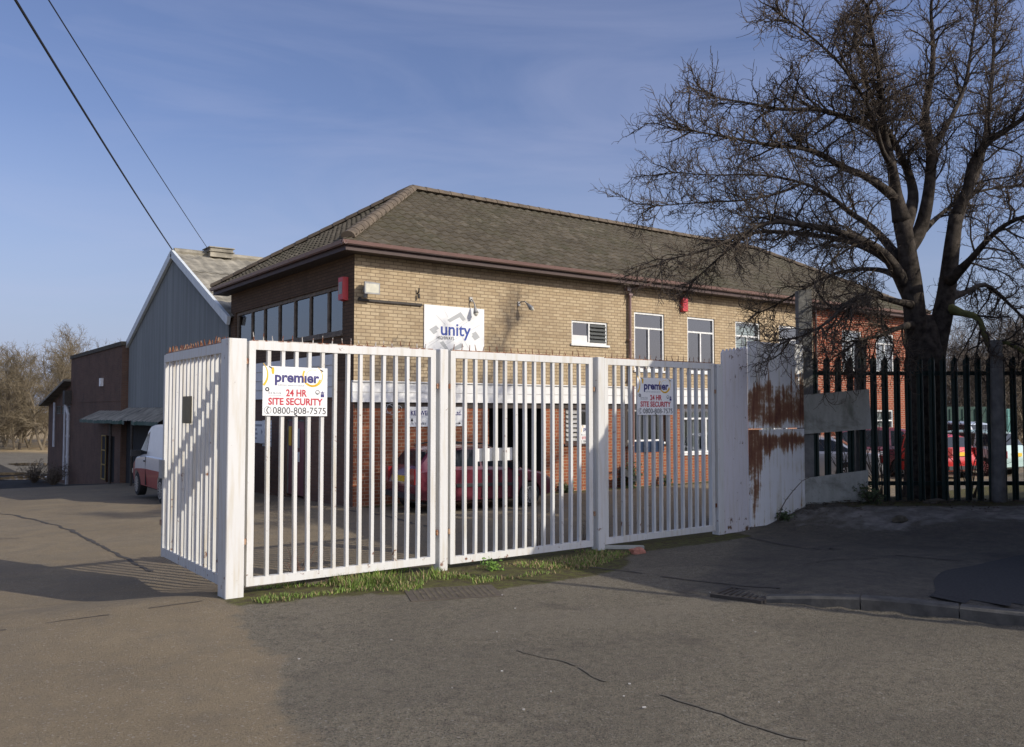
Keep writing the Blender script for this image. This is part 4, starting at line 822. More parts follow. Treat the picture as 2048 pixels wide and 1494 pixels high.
mb = MB(); mb.box((8.78, YG+.05, 1.30), (9.36, YG+.075, 1.46)); tag(mb.build('gate_board', 'bluegrey', None, (9., YG+.05, 1.3)), 'blue grey board fixed across the bars behind the shaded panel', 'board')
# sheets, boards and posts right of the gates
t = thing('steel_sheet', 'pale pinkish steel sheet with saw tooth top edge beside the end post', 'sheet', (10.85, YG, 0)); mb = MB()
n = 7; lo = [(10.56, 0)]; xa, xb = 10.56, 11.17; pts = [(xa, -.05)]
tp = [(xa+(xb-xa)*i/(2*n), 2.80+.085*(i/(2*n))+(.055 if i % 2 else 0)) for i in range(2*n+1)]
for (x0_, z0_), (x1_, z1_) in zip(tp, tp[1:]): mb.hexa([(x0_, YG-.05, -.1), (x1_, YG-.05, -.1), (x1_, YG-.02, -.1), (x0_, YG-.02, -.1)], [(x0_, YG-.05, z0_), (x1_, YG-.05, z1_), (x1_, YG-.02, z1_), (x0_, YG-.02, z0_)])
mb.build('sheet', 'oldwhite', t)
def rsheet(z0, z1, lab, mt):
    mb = MB(); mb.box((11.18, YG-.075, z0), (12.6, YG-.045, z1)); mb.box((11.18, YG-.083, z0), (11.215, YG-.0755, z1)); mb.box((12.565, YG-.083, z0), (12.6, YG-.0755, z1)); mb.box((11.216, YG-.083, z1-.03), (12.564, YG-.0755, z1))
    o = mb.build('rusty_sheet', mt, None, (11.18, YG-.06, z0)); return tag(o, lab, 'sheet')
rsheet(1.62, 3.02, 'upper white steel sheet with deep brown rust weeping down it', 'rust'); rsheet(.06, 1.60, 'lower white steel sheet rusted along its top and left edge', 'rust2')
def wpost(lab, P, top, w, lean=(0, 0)):
    mb = MB(); P = Vector((P[0], P[1], gh(P[0], P[1])-.15)); rings = []
    u = Rv*w/2; d = Fh*w*.4
    for k in (0, .33, .66, 1):
        c_ = Vector((P.x+lean[0]*k, P.y+lean[1]*k, P.z+(top-P.z)*k)); j = 1+.02*math.sin(k*9); rings.append([c_-u*j-d, c_+u*j-d, c_+u*j+d, c_-u*j+d])
    rings[-1][0] = rings[-1][0]-Vector((0, 0, .03)); rings[-1][3] = rings[-1][3]-Vector((0, 0, .02))
    mb.loft(rings)
    return tag(mb.build('wooden_post', 'greywood', None, P), lab, 'post')
a = atY(1607, 800, YG+.03); wpost('tall grey wooden post standing right of the rusty sheets', (a.x+.08, YG+.06), 4.0, .225, (0, 0))
q0 = atD(1715, 1010, 14.9); wpost('short leaning wooden post behind the two grey boards', (q0.x, q0.y), atD(1727, 676, 14.9).z, .16, (.10, -.06))
q0 = atD(1998, 990, 14.5); t_ = atD(1992, 680, 14.5)
mb = MB(); mb.tube([(q0.x, q0.y, gh(q0.x, q0.y)-.2), (q0.x*.6+t_.x*.4, q0.y*.6+t_.y*.4, 1.4), (t_.x, t_.y, t_.z)], [.115, .105, .095], 12); tag(mb.build('round_post', 'greywood', None, (q0.x, q0.y, .3)), 'round dark wooden post in the green palisade right of the tree', 'post')
def board(lab, corners, dep):
    mb = MB(); f = [atD(u, v, d) for (u, v), d in zip(corners, dep)]; mb.hexa(f, [p+Fh*.03 for p in f]); return tag(recalc(mb.build('board', 'board', None, f[0])), lab, 'board')
board('stained grey board nailed across the palisade at head height', [(1610, 868), (1743, 858), (1738, 778), (1604, 790)], [14.62, 14.55, 14.55, 14.62])
board('mouldy grey board nailed low across the palisade near the ground', [(1612, 1040), (1735, 1020), (1737, 940), (1606, 957)], [14.62, 14.5, 14.52, 14.62])
# palisade fence
t = thing('palisade_fence', 'dark green steel palisade fence with pointed pales in front of the tree', 'fence', (12.95, 8.75, .3))
def palP(u, off=0.): return atD(u, 900, 14.72+off)
def pale(u, ztop):
    c_ = palP(u); z0 = gh(c_.x, c_.y)-.05; w = .115; mb = MB(); lean = rnd.uniform(-.008, .008)
    prof = [(-.5, 0), (-.32, .03), (-.12, .03), (0, 0), (.12, .03), (.32, .03), (.5, 0)]; ht = [ztop-.14, ztop-.10, ztop-.08, ztop, ztop-.08, ztop-.10, ztop-.14]
    for (a, da), (b, db), ha, hb_ in zip(prof, prof[1:], ht, ht[1:]):
        A = Vector((c_.x, c_.y, 0))+Rv*a*w-Fh*da; B = Vector((c_.x, c_.y, 0))+Rv*b*w-Fh*db
        q = [Vector((A.x, A.y, z0)), Vector((B.x, B.y, z0)), Vector((B.x, B.y, hb_))+Rv*lean, Vector((A.x, A.y, ha))+Rv*lean]; mb.hexa(q, [p+Fh*.006 for p in q])
    return recalc(mb.build('pale', 'greenpaint', t))
u = 1632.
while u < 2090: pale(u, 2.90+.01*rnd.uniform(-1, 1)); u += 23.4
mb = MB()
for z in (2.55, .66):
    A, B = palP(1612, .06), palP(2090, .06); A.z = B.z = z; q = [A-Zv*.035, B-Zv*.035, B+Zv*.035, A+Zv*.035]; mb.hexa(q, [p+Fh*.05 for p in q])
    recalc(mb.build('rail', 'greenpaint', t)); mb = MB()

# neighbouring buildings beside the photographer, whose shadow lies over the road and the right-hand fence
t = thing('neighbouring_house', 'pale rendered house with a steep single pitch roof standing beside the road', 'building', (14, 0, 0))
mb = MB(); mb.hexa([(10.4, -1, -.5), (14.8, -1, -.5), (14.8, 4, -.5), (10.4, 4, -.5)], [(10.4, -1, 4.4), (14.8, -1, 9.0), (14.8, 4, 9.0), (10.4, 4, 4.4)]); mb.box((14.81, -2, -.5), (17.4, 4.0, 5.4)); mb.box((17.9, -3, -.5), (24.5, 4.6, 7.8)); mb.box((17.41, -2, -.5), (17.89, 3.5, 4.6)); mb.build('wall', 'render', t)
mb = MB(); mb.hexa([(10.2, -1.1, 4.25), (14.9, -1.1, 9.16), (14.9, 4.05, 9.16), (10.2, 4.05, 4.25)], [(10.2, -1.1, 4.37), (14.9, -1.1, 9.28), (14.9, 4.05, 9.28), (10.2, 4.05, 4.37)]); recalc(mb.build('roof', 'slate', t))
mb = MB(); mb.tube([(10.33, -1.08, 0), (10.33, -1.08, 6.2)], .05, 8); mb.build('flue_pipe', 'iron', t)

# overhead wires
def wire(lab, A, B, sag, r):
    A, B = Vector(A), Vector(B); mb = MB(); mb.tube([A.lerp(B, k/24)-Zv*sag*4*(k/24)*(1-k/24) for k in range(25)], r, 5); return tag(mb.build('overhead_wire', 'cable', None, A), lab, 'wire')
wire('thick black overhead wire running up from the warehouse gable peak', (XG-.1, WRY, WRZ+.1), atD(-190, -365, 9), .10, .022)
wire('thin overhead wire running up from behind the warehouse ridge', (9.9, WRY, WRZ+.12), atD(-130, -365, 9.2), .08, .011)
pl = atD(-170, -365, 9.1); mb = MB(); mb.tube([(pl.x-.5, pl.y+.1, gh(pl.x, pl.y)-.3), (pl.x-.5, pl.y+.1, pl.z+.4)], [.15, .11], 12); mb.tube([(pl.x-.7, pl.y-.2, pl.z), (pl.x+.4, pl.y+.35, pl.z)], .05, 6); tag(mb.build('telegraph_pole', 'greywood', None, (pl.x-.5, pl.y+.1, 0)), 'wooden telegraph pole carrying the two overhead wires', 'pole')

# covers in the road
c_ = atZ(906, 1186); t = thing('access_cover', 'rusty chequered access cover let into the asphalt by the grass strip', 'cover', c_); mb = MB(); A = .42
u1, u2 = Vector((.93, -.37, 0)), Vector((.37, .93, 0)); q = lambda a, b, z: c_+u1*a+u2*b+Zv*z
mb.hexa([q(-A-.06, -A*.6-.05, -.02), q(A+.06, -A*.6-.05, -.02), q(A+.06, A*.6+.05, -.02), q(-A-.06, A*.6+.05, -.02)], [q(-A-.06, -A*.6-.05, .006), q(A+.06, -A*.6-.05, .006), q(A+.06, A*.6+.05, .006), q(-A-.06, A*.6+.05, .006)]); mb.build('frame', 'lid', t); mb = MB()
for i in range(14):
    for j in range(8):
        cc = q(-A+.03+i*.06, -A*.6+.03+j*.065, .009); mb.obox(cc, u1*.011, u2*.012, Zv*.004)
mb.build('lid_studs', 'stone', t)
c_ = atZ(1490, 1190, .02); c_.z = gh(c_.x, c_.y)-.006; t = thing('gully_grating', 'slotted iron gully grating in the gutter by the dropped kerb', 'grating', c_); u1 = Vector((.28, -.96, 0)); u2 = Vector((.96, .28, 0)); mb = MB()
for s_ in (-1, 1): mb.obox(c_+u2*.22*s_, u1*.27, u2*.025, Zv*.02); mb.obox(c_+u1*.25*s_, u1*.025, u2*.194, Zv*.02)
mb.build('frame', 'iron', t); mb = MB()
for i in range(7): mb.obox(c_+u1*(-.19+i*.064), u1*.014, u2*.194, Zv*.014)
mb.build('grate_bars', 'iron', t)
mb = MB(); mb.obox(c_-Zv*.012, u1*.222, u2*.193, Zv*.002); mb.build('sump', 'dark', t)
# rubble and litter
def lump(lab, name, mat, P, s, cat, seed=0):
    bm = bmesh.new(); bmesh.ops.create_icosphere(bm, subdivisions=3, radius=1)
    for v in bm.verts:
        n = noise.noise(v.co*1.3+Vector((seed, 0, 0)))*.35; v.co = Vector((max(-.8, min(.8, v.co.x))*s[0], max(-.8, min(.8, v.co.y))*s[1], max(-.6, min(.75, v.co.z))*s[2]))*(1+n)
    me = bpy.data.meshes.new(name); bm.to_mesh(me); bm.free(); me.materials.append(M[mat]); o = bpy.data.objects.new(name, me); COL.objects.link(o); o.location = P; return tag(o, lab, cat)
P = atZ(1275, 1104, .02); lump('broken pink brick lying in the shade under the right-hand panel', 'broken_brick', 'brickbit', (P.x, P.y, .03), (.13, .07, .06), 'brick', 3)
P = atZ(1256, 1098, .02); mb = MB(); mb.obox((P.x, P.y+.12, .03), Rv*.30, Fh*.05, Zv*.02); tag(mb.build('timber_offcut', 'board', None, P), 'pale timber offcut behind the broken pink brick', 'timber')
P = atZ(645, 1158, .03); lump('brown mossy stone under the first gate panel in the grass', 'rock', 'stone', (P.x, P.y, .04), (.28, .14, .13), 'rock', 8)
P = atZ(1800, 1033, .3); lump('dark clod of earth on the shaded pavement below the fence', 'clod', 'stone', (P.x, P.y, gh(P.x, P.y)+.03), (.13, .10, .07), 'clod', 12)
P = atZ(1870, 1012, .3); lump('flat dark clod of earth close to the fence under the tree', 'clod', 'stone', (P.x, P.y, gh(P.x, P.y)+.02), (.28, .12, .05), 'clod', 15)
bits = MB()
for i in range(16):
    u, v = rnd.uniform(480, 1900), rnd.uniform(1165, 1440); P = atZ(u, v); s_ = rnd.uniform(.0025, .006); bits.obox((P.x, P.y, gh(P.x, P.y)+.010), Rv*s_*rnd.uniform(1, 2.2), Fh*s_, Zv*.003)
tag(bits.build('stone_chips', 'litter'), 'scattered pale stone chips on the road surface', 'chips', kind='stuff')
# grass along the gates
gm = MB(); k = 0
while k < 6500:
    x = rnd.uniform(3.05, 8.3); y = rnd.uniform(7.7, 9.15); lo = 8.30-.45*ss((x-3.9)/1.)*(1-ss((x-7.0)/1.2)); d_ = noise.noise(Vector((x*1.5, y*1.5, 2)))
    if y < lo+.1*rnd.random() or d_ < -.05 + .3*rnd.random()*(1 if x > 5.8 else .6): continue
    hgt = rnd.uniform(.025, .10)*(1.2 if 4.0 < x < 5.3 and y > 8.45 else .45); a = rnd.uniform(0, 6.28); l = rnd.uniform(.2, 1.)*hgt; w = .0045
    p = Vector((x, y, gh(x, y)+.005)); s_ = Vector((-math.sin(a), math.cos(a), 0))*w; tip = p+Vector((math.cos(a)*l, math.sin(a)*l, hgt)); mid_ = p.lerp(tip, .5)+Zv*hgt*.15
    n = len(gm.v); gm.v += [p-s_, p+s_, mid_+s_*.7, mid_-s_*.7, tip]; gm.f += [(n, n+1, n+2, n+3), (n+3, n+2, n+4)]; m_ = 1 if rnd.random() < (.25 if x < 5.6 else .5) else 0; gm.mi += [m_, m_]; k += 1
tag(gm.build('grass', ['grass', 'drygrass']), 'short green grass along the foot of the gates', 'grass', kind='stuff')
def stems(name, lab, P, n, h, mat, spread=.5, leaves=0, lm='leaf', r=.004, cat='weed', lsize=.025):
    P = Vector(P); mb = MB(); tips = []
    for i in range(n):
        a = rnd.uniform(0, 6.28); l = h*rnd.uniform(.5, 1); d = Vector((math.cos(a)*spread*rnd.random(), math.sin(a)*spread*rnd.random(), 1)); pts = [P+Vector((rnd.uniform(-.04, .04), rnd.uniform(-.04, .04), -.02))]
        for j in range(6): d = (d+Vector((rnd.uniform(-.25, .25), rnd.uniform(-.25, .25), 0))).normalized(); pts.append(pts[-1]+d*l/6); tips.append(pts[-1])
        mb.tube(pts, [r*(1-.12*j) for j in range(7)], 4)
        for j in (2, 3, 4, 5):
            if rnd.random() < .7: e_ = pts[j]+Vector((rnd.uniform(-1, 1), rnd.uniform(-1, 1), rnd.uniform(.1, 1))).normalized()*l*.28; mb.tube([pts[j], e_], [r*.6, r*.3], 3); tips.append(e_)
    if not leaves: return tag(mb.build(name, mat, None, P), lab, cat)
    t = thing(name, lab, cat, P); mb.build('stem', mat, t); lf = MB()
    for i in range(leaves):
        c_ = rnd.choice(tips)+Vector((rnd.gauss(0, lsize*1.5), rnd.gauss(0, lsize*1.5), rnd.gauss(0, lsize*1.2))); u_ = Vector((rnd.gauss(0, 1), rnd.gauss(0, 1), rnd.gauss(0, .6))).normalized(); w_ = u_.orthogonal().normalized()*lsize*.5; lf.poly([c_-u_*lsize, c_+w_, c_+u_*lsize, c_-w_])
    lf.build('foliage', lm, t); return t
P = atZ(594, 1150); stems('dry_weed', 'dead reddish weed stems growing through the first gate panel', (P.x, P.y, 0), 9, .42, 'drygrass', 1.1, r=.005)
bpy.data.objects['dry_weed'].data.materials[0] = simple('red_stem', (.16, .075, .05), .8)
P = atZ(985, 1140); stems('green_weed', 'bright green leafy weed below the middle gate panel', (P.x, P.y, 0), 7, .15, 'brightleaf', .9, 130, 'brightleaf', .004)
P = atZ(1076, 1075, -.1); stems('tall_weed', 'tall dead weed behind the middle gate panel', (P.x, P.y, gh(P.x, P.y)), 4, .85, 'scrubtwig', .25, r=.007)
P = atZ(1165, 1085, -.05); stems('tall_weed', 'branching dead weed behind the middle panel next to the third post', (P.x, P.y, gh(P.x, P.y)), 5, .8, 'scrubtwig', .35, r=.006)
P = atZ(635, 1120, -.03); stems('tall_weed', 'single bent dead stalk behind the notice panel', (P.x, P.y, gh(P.x, P.y)), 1, .75, 'drygrass', .2, r=.006)
a = atY(1270, 985, 17.55); stems('shrub', 'dark bushy shrub at the foot of the brick wall by the downpipe', (16.95, 17.5, GZ), 16, .75, 'scrubtwig', .45, 420, 'leaf', .008, 'shrub', .06)
stems('shrub', 'low dark weeds at the foot of the brick wall below the mesh window', (18.4, 17.5, GZ), 10, .35, 'scrubtwig', .6, 160, 'leaf', .006, 'shrub', .05)
stems('shrub', 'low dark weeds at the foot of the brick wall right of the entrance', (14.7, 17.55, GZ), 12, .30, 'scrubtwig', 1., 220, 'leaf', .006, 'shrub', .05)
mb = MB(); mb.obox((16.72, 17.35, .14), Vector((.28, 0, -.15)), Vector((0, .05, 0)), Vector((.04, 0, .07))); tag(mb.build('pipe_offcut', 'chassis', None, (16.7, 17.35, GZ)), 'black broken pipe leaning by the shrub at the wall', 'pipe')
mb = MB(); pts = [atD(u, v, 13.4) for u, v in ((1556, 1040), (1562, 1018), (1572, 1000), (1586, 982), (1604, 962), (1618, 955))]; mb.tube(pts, [.009, .009, .008, .007, .006, .004], 5)
for p in pts[1:]:
    for s_ in (-1, 1): mb.tube([p, p+Rv*.05*s_+Zv*.03], [.004, .001], 3)
tag(mb.build('bramble', 'scrubtwig', None, pts[0]), 'arching bramble stem in front of the lower rusty sheet', 'bramble')
P = atZ(1563, 1043, .1); stems('green_weed', 'small dark green weeds at the foot of the lower rusty sheet', (P.x, P.y-.05, gh(P.x, P.y)), 10, .16, 'leaf', 1., 150, 'leaf', .004, 'weed', .03)
# ------------------------------------------------------------------ vehicles (built along +x, wheels on z = 0, then set down and turned)
def bool_cut(o, cutters):
    for c_ in cutters:
        m_ = o.modifiers.new('cut', 'BOOLEAN'); m_.object = c_; m_.operation = 'DIFFERENCE'; m_.solver = 'EXACT'
    dg = bpy.context.evaluated_depsgraph_get(); dg.update(); me = bpy.data.meshes.new_from_object(o.evaluated_get(dg)); o.modifiers.clear(); o.data = me; me.name = o.name
    for c_ in cutters: bpy.data.objects.remove(c_)
def vehicle(name, lab, cat, st, wheels, R_, W_, paint, loc, head, sidewin, split=None, front=None, rear=None, plate='plate', rails=False, lights=(.62, .98), arch=1.16, doorlines=(), mirror=None, trim=True, lightmat='lightred', rearlen=.0):
    t = thing(name, lab, cat, (0, 0, 0)); WL[t.name] = Vector((0, 0, 0))
    # st rows: x, underside, belt, roof, half width at belt, half width at roof
    def sec(s):
        x, zb, zl, zr, wb, wr = s; zr = max(zr, zl+.012); m_ = zb+(zl-zb)*.60
        h = [(wb*.80, zb), (wb*.955, zb+.05), (wb*1.0, m_), (wb*.985, zl-.03), (wb*.955, zl), (wr, max(zl+.006, zr-.05)), (wr*.86, zr), (wr*.4, zr+.018)]
        return [(x, y, z) for y, z in h]+[(x, -y, z) for y, z in reversed(h)]
    def interp(x):
        for a, b_ in zip(st, st[1:]):
            if a[0] <= x <= b_[0]: k = (x-a[0])/(b_[0]-a[0]); return [p+(q-p)*k for p, q in zip(a, b_)]
        return list(st[-1])
    X = sorted({*[s[0] for s in st], *[st[0][0]+(st[-1][0]-st[0][0])*i/26 for i in range(27)]}); rings = [sec(interp(x)) for x in X]
    mb = MB(); nk = len(rings[0]); mb.loft(rings)
    if split:   # lower colour below the split row
        for i, f in enumerate(mb.f):
            z = sum(mb.v[j].z for j in f)/len(f)
            if z < split[0]: mb.mi[i] = 1
    bo = mb.build('body', [paint]+([split[1]] if split else []), t); recalc(bo)
    cut = []
    for wx in wheels:
        c_ = MB(); c_.tube([(wx, -W_, R_), (wx, W_, R_)], R_*arch, 28); k_ = recalc(c_.build('cutter', 'chassis')); cut.append(k_)
    bool_cut(bo, cut)
    for p in bo.data.polygons: p.use_smooth = True
    try: bo.data.set_sharp_from_angle(angle=math.radians(28))
    except Exception: pass
    mb = MB(); mb.box((wheels[0]-R_*1.25, -W_*.36, R_*.7), (wheels[1]+R_*1.25, W_*.36, R_*1.9)); mb.build('chassis', 'chassis', t)
    def side(x, k, s, off=.005):     # point on the side of the glasshouse
        _, zb, zl, zr, wb, wr = interp(x); a = Vector((x, wb*.955, zl)); b_ = Vector((x, wr, zr-.05)); p = a.lerp(b_, k)+Vector((0, off, off*.3)); p.y *= s; return p
    for xa, xb, ka, kb, cut_a, cut_b in sidewin:
        for s in (1, -1):
            g = MB(); n = 6; lo = [side(xa+(xb-xa)*i/n, ka, s) for i in range(n+1)]; ta, tb = xa+cut_a, xb-cut_b; hi = [side(ta+(tb-ta)*i/n, kb, s) for i in range(n+1)]
            for i in range(n): g.poly([lo[i], lo[i+1], hi[i+1], hi[i]])
            g.build('side_window', 'cardark', t)
    def across(xa, xb, name, ins=.88, lift=.008):
        g = MB(); n = 6; prev = None
        for i in range(n+1):
            x = xa+(xb-xa)*i/n; _, zb, zl, zr, wb, wr = interp(x); q = [Vector((x, wr*ins*k, zr+.018*(1-abs(k)*.9)+lift)) for k in (-1, -.45, 0, .45, 1)]
            if prev:
                for j in range(4): g.poly([prev[j], q[j], q[j+1], prev[j+1]])
            prev = q
        o = g.build(name, 'cardark', t); return o
    if front: across(*front, 'windscreen')
    if rear: across(*rear, 'rear_window')
    for wx in wheels:
        for s in (1, -1):
            y = s*(W_/2-.02); w = MB(); w.tube([(wx, y-s*.20, R_), (wx, y-s*.02, R_), (wx, y, R_)], [R_, R_, R_*.93], 26); wo = w.build('wheel', 'tyre', t, smooth=False)
            r = MB(); r.tube([(wx, y-s*.01, R_), (wx, y+s*.006, R_)], R_*.16, 12)
            for k in range(13):
                a = k*2*math.pi/13; d = Vector((math.cos(a), 0, math.sin(a))); e_ = Vector((-math.sin(a), 0, math.cos(a))); c_ = Vector((wx, y+s*.004, R_)); r.hexa([c_+d*R_*.12-e_*.012, c_+d*R_*.62-e_*.014, c_+d*R_*.62+e_*.014, c_+d*R_*.12+e_*.012], [p+Vector((0, s*.01, 0)) for p in (c_+d*R_*.12-e_*.012, c_+d*R_*.62-e_*.014, c_+d*R_*.62+e_*.014, c_+d*R_*.12+e_*.012)])
            for k in range(24):
                a, a2 = k*2*math.pi/24, (k+1)*2*math.pi/24; q = lambda rr, aa: Vector((wx+math.cos(aa)*rr, y+s*.012, R_+math.sin(aa)*rr)); r.poly([q(R_*.60, a), q(R_*.68, a), q(R_*.68, a2), q(R_*.60, a2)])
            r.build('rim', 'alloy', wo)
    x0 = st[0][0]
    xr = lambda z: next((s[0] for s in st if s[3] >= z), st[0][0])
    for s in (1, -1):
        l = MB(); zz0, zz1 = lights; _, zb, zl, zr, wb, wr = interp(x0+.06); y0_, y1_ = wb*.70, wb*1.02
        l.box((x0-.006, s*y0_, zz0), (x0+.16, s*y1_, zz1)); l.build('tail_light', lightmat, t)
        l = MB(); xe = st[-1][0]; _, zb, zl, zr, wb, wr = interp(xe-.12); l.box((xe-.20, s*wb*.62, zl-.14), (xe-.03, s*wb*1.0, zl-.02)); l.build('headlight', 'lamp', t)
    l = MB(); zp = lights[0]+.05 if plate else 0
    if plate: l.box((x0-.03, -.26, zp), (x0+.05, .26, zp+.115)); po = l.build('number_plate', plate, t)
    l = MB(); _, zb, zl, zr, wb, wr = interp(x0+.1); l.box((x0-.02, -wb*.9, zb+.04), (x0+.1, wb*.9, zb+.16)); l.build('bumper', 'chassis' if trim else paint, t)
    if trim:
        for s in (1, -1):
            l = MB(); n = 10; xa, xb = wheels[0]+R_*1.25, wheels[1]-R_*1.25
            q = [interp(xa+(xb-xa)*i/n) for i in range(n+1)]; l.loft([[(p[0], s*(p[4]+.012), p[1]+(p[2]-p[1])*.46), (p[0], s*(p[4]+.012), p[1]+(p[2]-p[1])*.56), (p[0], s*(p[4]-.03), p[1]+(p[2]-p[1])*.56), (p[0], s*(p[4]-.03), p[1]+(p[2]-p[1])*.46)] for p in q]); l.build('side_strip', 'chassis', t)
    for x in doorlines:
        for s in (1, -1):
            l = MB(); p = interp(x); l.box((x-.005, s*(p[4]*1.003), p[1]+.08), (x+.005, s*(p[4]*.96), p[2]-.03)); l.box((x+.04, s*(p[4]+.012), p[2]-.16), (x+.20, s*(p[4]*.95), p[2]-.125)); l.build('door_handle', 'chassis', t)
    if mirror:
        for s in (1, -1):
            l = MB(); p = interp(mirror); l.box((mirror-.05, s*(p[4]*.93), p[2]+.01), (mirror+.06, s*(p[4]+.19), p[2]+.17)); l.build('wing_mirror', 'chassis', t)
    if rails:
        for s in (1, -1):
            l = MB(); pts = []
            for i in range(11):
                x = rails[0]+(rails[1]-rails[0])*i/10; p = interp(x); pts.append((x, s*p[5]*.9, p[3]+.02+.05*math.sin(math.pi*i/10)**.5)); 
            l.tube(pts, .016, 6); l.build('roof_rail', 'chassis', t)
    t.location = loc; t.rotation_euler = (0, 0, head); return t
m, t_, b, o_ = newmat('dark_car_glass'); b.inputs['Base Color'].default_value = (.016, .02, .026, 1); b.inputs['Roughness'].default_value = .05; b.inputs['Specular IOR Level'].default_value = .35; M['cardark'] = m
EST = lambda L, W, H: [(0, .42, .62, .64, .40*W, .34*W), (.015*L, .30, .80, .82, .46*W, .40*W), (.035*L, .26, .90, .98, .485*W, .41*W), (.115*L, .22, .93, H-.09, .495*W, .39*W), (.17*L, .20, .935, H-.03, .5*W, .385*W), (.35*L, .19, .925, H, .5*W, .385*W), (.52*L, .19, .90, H-.02, .5*W, .385*W), (.60*L, .19, .885, H-.09, .5*W, .38*W), (.735*L, .19, .86, .90, .5*W, .40*W), (.90*L, .20, .74, .77, .485*W, .39*W), (.965*L, .24, .60, .63, .45*W, .36*W), (L, .34, .48, .50, .37*W, .30*W)]
CARX, CARL = 9.0, 3.75
car = vehicle('estate_car', 'dark red estate car with roof rails parked in front of the ground floor brick wall', 'car', EST(CARL, 1.5, 1.40), (.64, 2.95), .275, 1.5, 'maroon', (CARX, 16.35, GZ), math.radians(-1.5),
    [(.36, .92, .12, .93, .22, .02), (.98, 1.62, .10, .93, .0, .0), (1.68, 2.62, .10, .93, .0, .38)], front=(2.30, 2.72), rear=(.14, .40), rails=(.65, 2.0), doorlines=(1.65, 2.45), mirror=2.45, lights=(.62, .95))
VL, VW, VH = 4.2, 1.75, 1.92
VS = [(0, .40, .62, .64, .46*VW, .44*VW), (.02, .32, 1.08, 1.72, .49*VW, .42*VW), (.14, .28, 1.10, VH-.05, .5*VW, .42*VW), (.8, .26, 1.10, VH, .5*VW, .42*VW), (2.3, .26, 1.10, VH-.02, .5*VW, .42*VW), (2.75, .26, 1.08, VH-.15, .5*VW, .40*VW), (3.38, .26, 1.03, 1.10, .5*VW, .42*VW), (3.85, .28, .86, .90, .48*VW, .40*VW), (4.1, .32, .68, .70, .45*VW, .36*VW), (VL, .40, .52, .54, .38*VW, .3*VW)]
va = math.atan2(1., .01); vd = Vector((math.cos(va), math.sin(va), 0)); vs_ = Vector((math.sin(va), -math.cos(va), 0)); v0 = Vector((5.57, 21.4, 0)); vc = v0+vs_*VW*.5
vehicle('panel_van', 'white over red panel van parked in the shade behind the side gate', 'van', VS, (.80, 3.30), .31, VW, 'vanwhite', (vc.x, vc.y, -.36), va,
    [(2.35, 3.30, .06, .86, .02, .52)], split=(.80, 'vanred'), front=(2.82, 3.34), lights=(.72, 1.22), doorlines=(2.3,), mirror=3.1, trim=False, plate='plate', arch=1.2)
SED = lambda L, W, H: [(0, .40, .66, .68, .42*W, .38*W), (.03*L, .28, .92, .94, .47*W, .42*W), (.10*L, .22, .95, .98, .49*W, .42*W), (.17*L, .20, .95, 1.02, .5*W, .41*W), (.32*L, .19, .93, H-.03, .5*W, .38*W), (.45*L, .19, .92, H, .5*W, .38*W), (.57*L, .19, .90, H-.05, .5*W, .38*W), (.74*L, .19, .87, .90, .5*W, .41*W), (.92*L, .21, .74, .77, .48*W, .38*W), (L, .34, .50, .52, .38*W, .3*W)]
def park(u, v, dep, ang): # rear centre at a pixel and depth, heading turned ang degrees away from image-left towards the distance
    p = atD(u, v, dep); d = -Rv*math.cos(math.radians(ang))+Fh*math.sin(math.radians(ang)); return (p.x, p.y, -.26), math.atan2(d.y, d.x)
lo, he = park(1772, 950, 25.5, 28)
vehicle('saloon_car', 'silver saloon car parked behind the palisade with its boot to the left of the tree', 'car', SED(4.4, 1.75, 1.40), (.95, 3.55), .31, 1.75, 'silver', lo, he, [(.78, 1.5, .1, .92, .45, .02), (1.56, 2.3, .1, .92, 0, 0), (2.36, 3.2, .1, .92, 0, .5)], front=(2.6, 3.2), rear=(.85, 1.38), lights=(.66, .88), trim=False)
MPV = lambda L, W, H: EST(L, W, H)
lo, he = park(1835, 940, 29, 8)
vehicle('people_carrier', 'dark red people carrier parked beyond the silver saloon', 'car', EST(4.3, 1.75, 1.62), (.75, 3.4), .31, 1.75, 'maroon', lo, he, [(.42, 1.05, .12, .93, .22, .02), (1.12, 1.86, .10, .93, 0, 0), (1.93, 3.0, .10, .93, 0, .4)], front=(2.65, 3.1), rear=(.17, .46), trim=False)
lo, he = park(1929, 940, 27, 66)
vehicle('hatchback_car', 'bright red hatchback seen from behind just right of the tree trunk', 'car', EST(3.8, 1.62, 1.42), (.66, 3.0), .29, 1.62, 'carred', lo, he, [(.38, .95, .12, .93, .22, .02), (1.0, 1.66, .10, .93, 0, 0), (1.72, 2.66, .10, .93, 0, .4)], front=(2.34, 2.76), rear=(.15, .42), lights=(.70, 1.0), trim=True)
lo, he = park(1985, 920, 33, 60)
vehicle('estate_car', 'pale blue estate car half hidden beyond the red hatchback', 'car', EST(4.2, 1.7, 1.75), (.74, 3.3), .30, 1.7, 'paleblue', lo, he, [(.42, 1.05, .12, .93, .22, .02), (1.1, 1.83, .10, .93, 0, 0), (1.9, 2.94, .10, .93, 0, .4)], front=(2.58, 3.05), rear=(.17, .46), trim=False)
lo, he = park(2034, 925, 28.5, 60)
vehicle('hatchback_car', 'pale green hatchback at the far right behind the palisade', 'car', EST(3.8, 1.66, 1.5), (.66, 3.0), .29, 1.66, 'mint', lo, he, [(.38, .95, .12, .93, .22, .02), (1.0, 1.66, .10, .93, 0, 0), (1.72, 2.66, .10, .93, 0, .4)], front=(2.34, 2.76), rear=(.15, .42), lights=(.60, .84), trim=False)
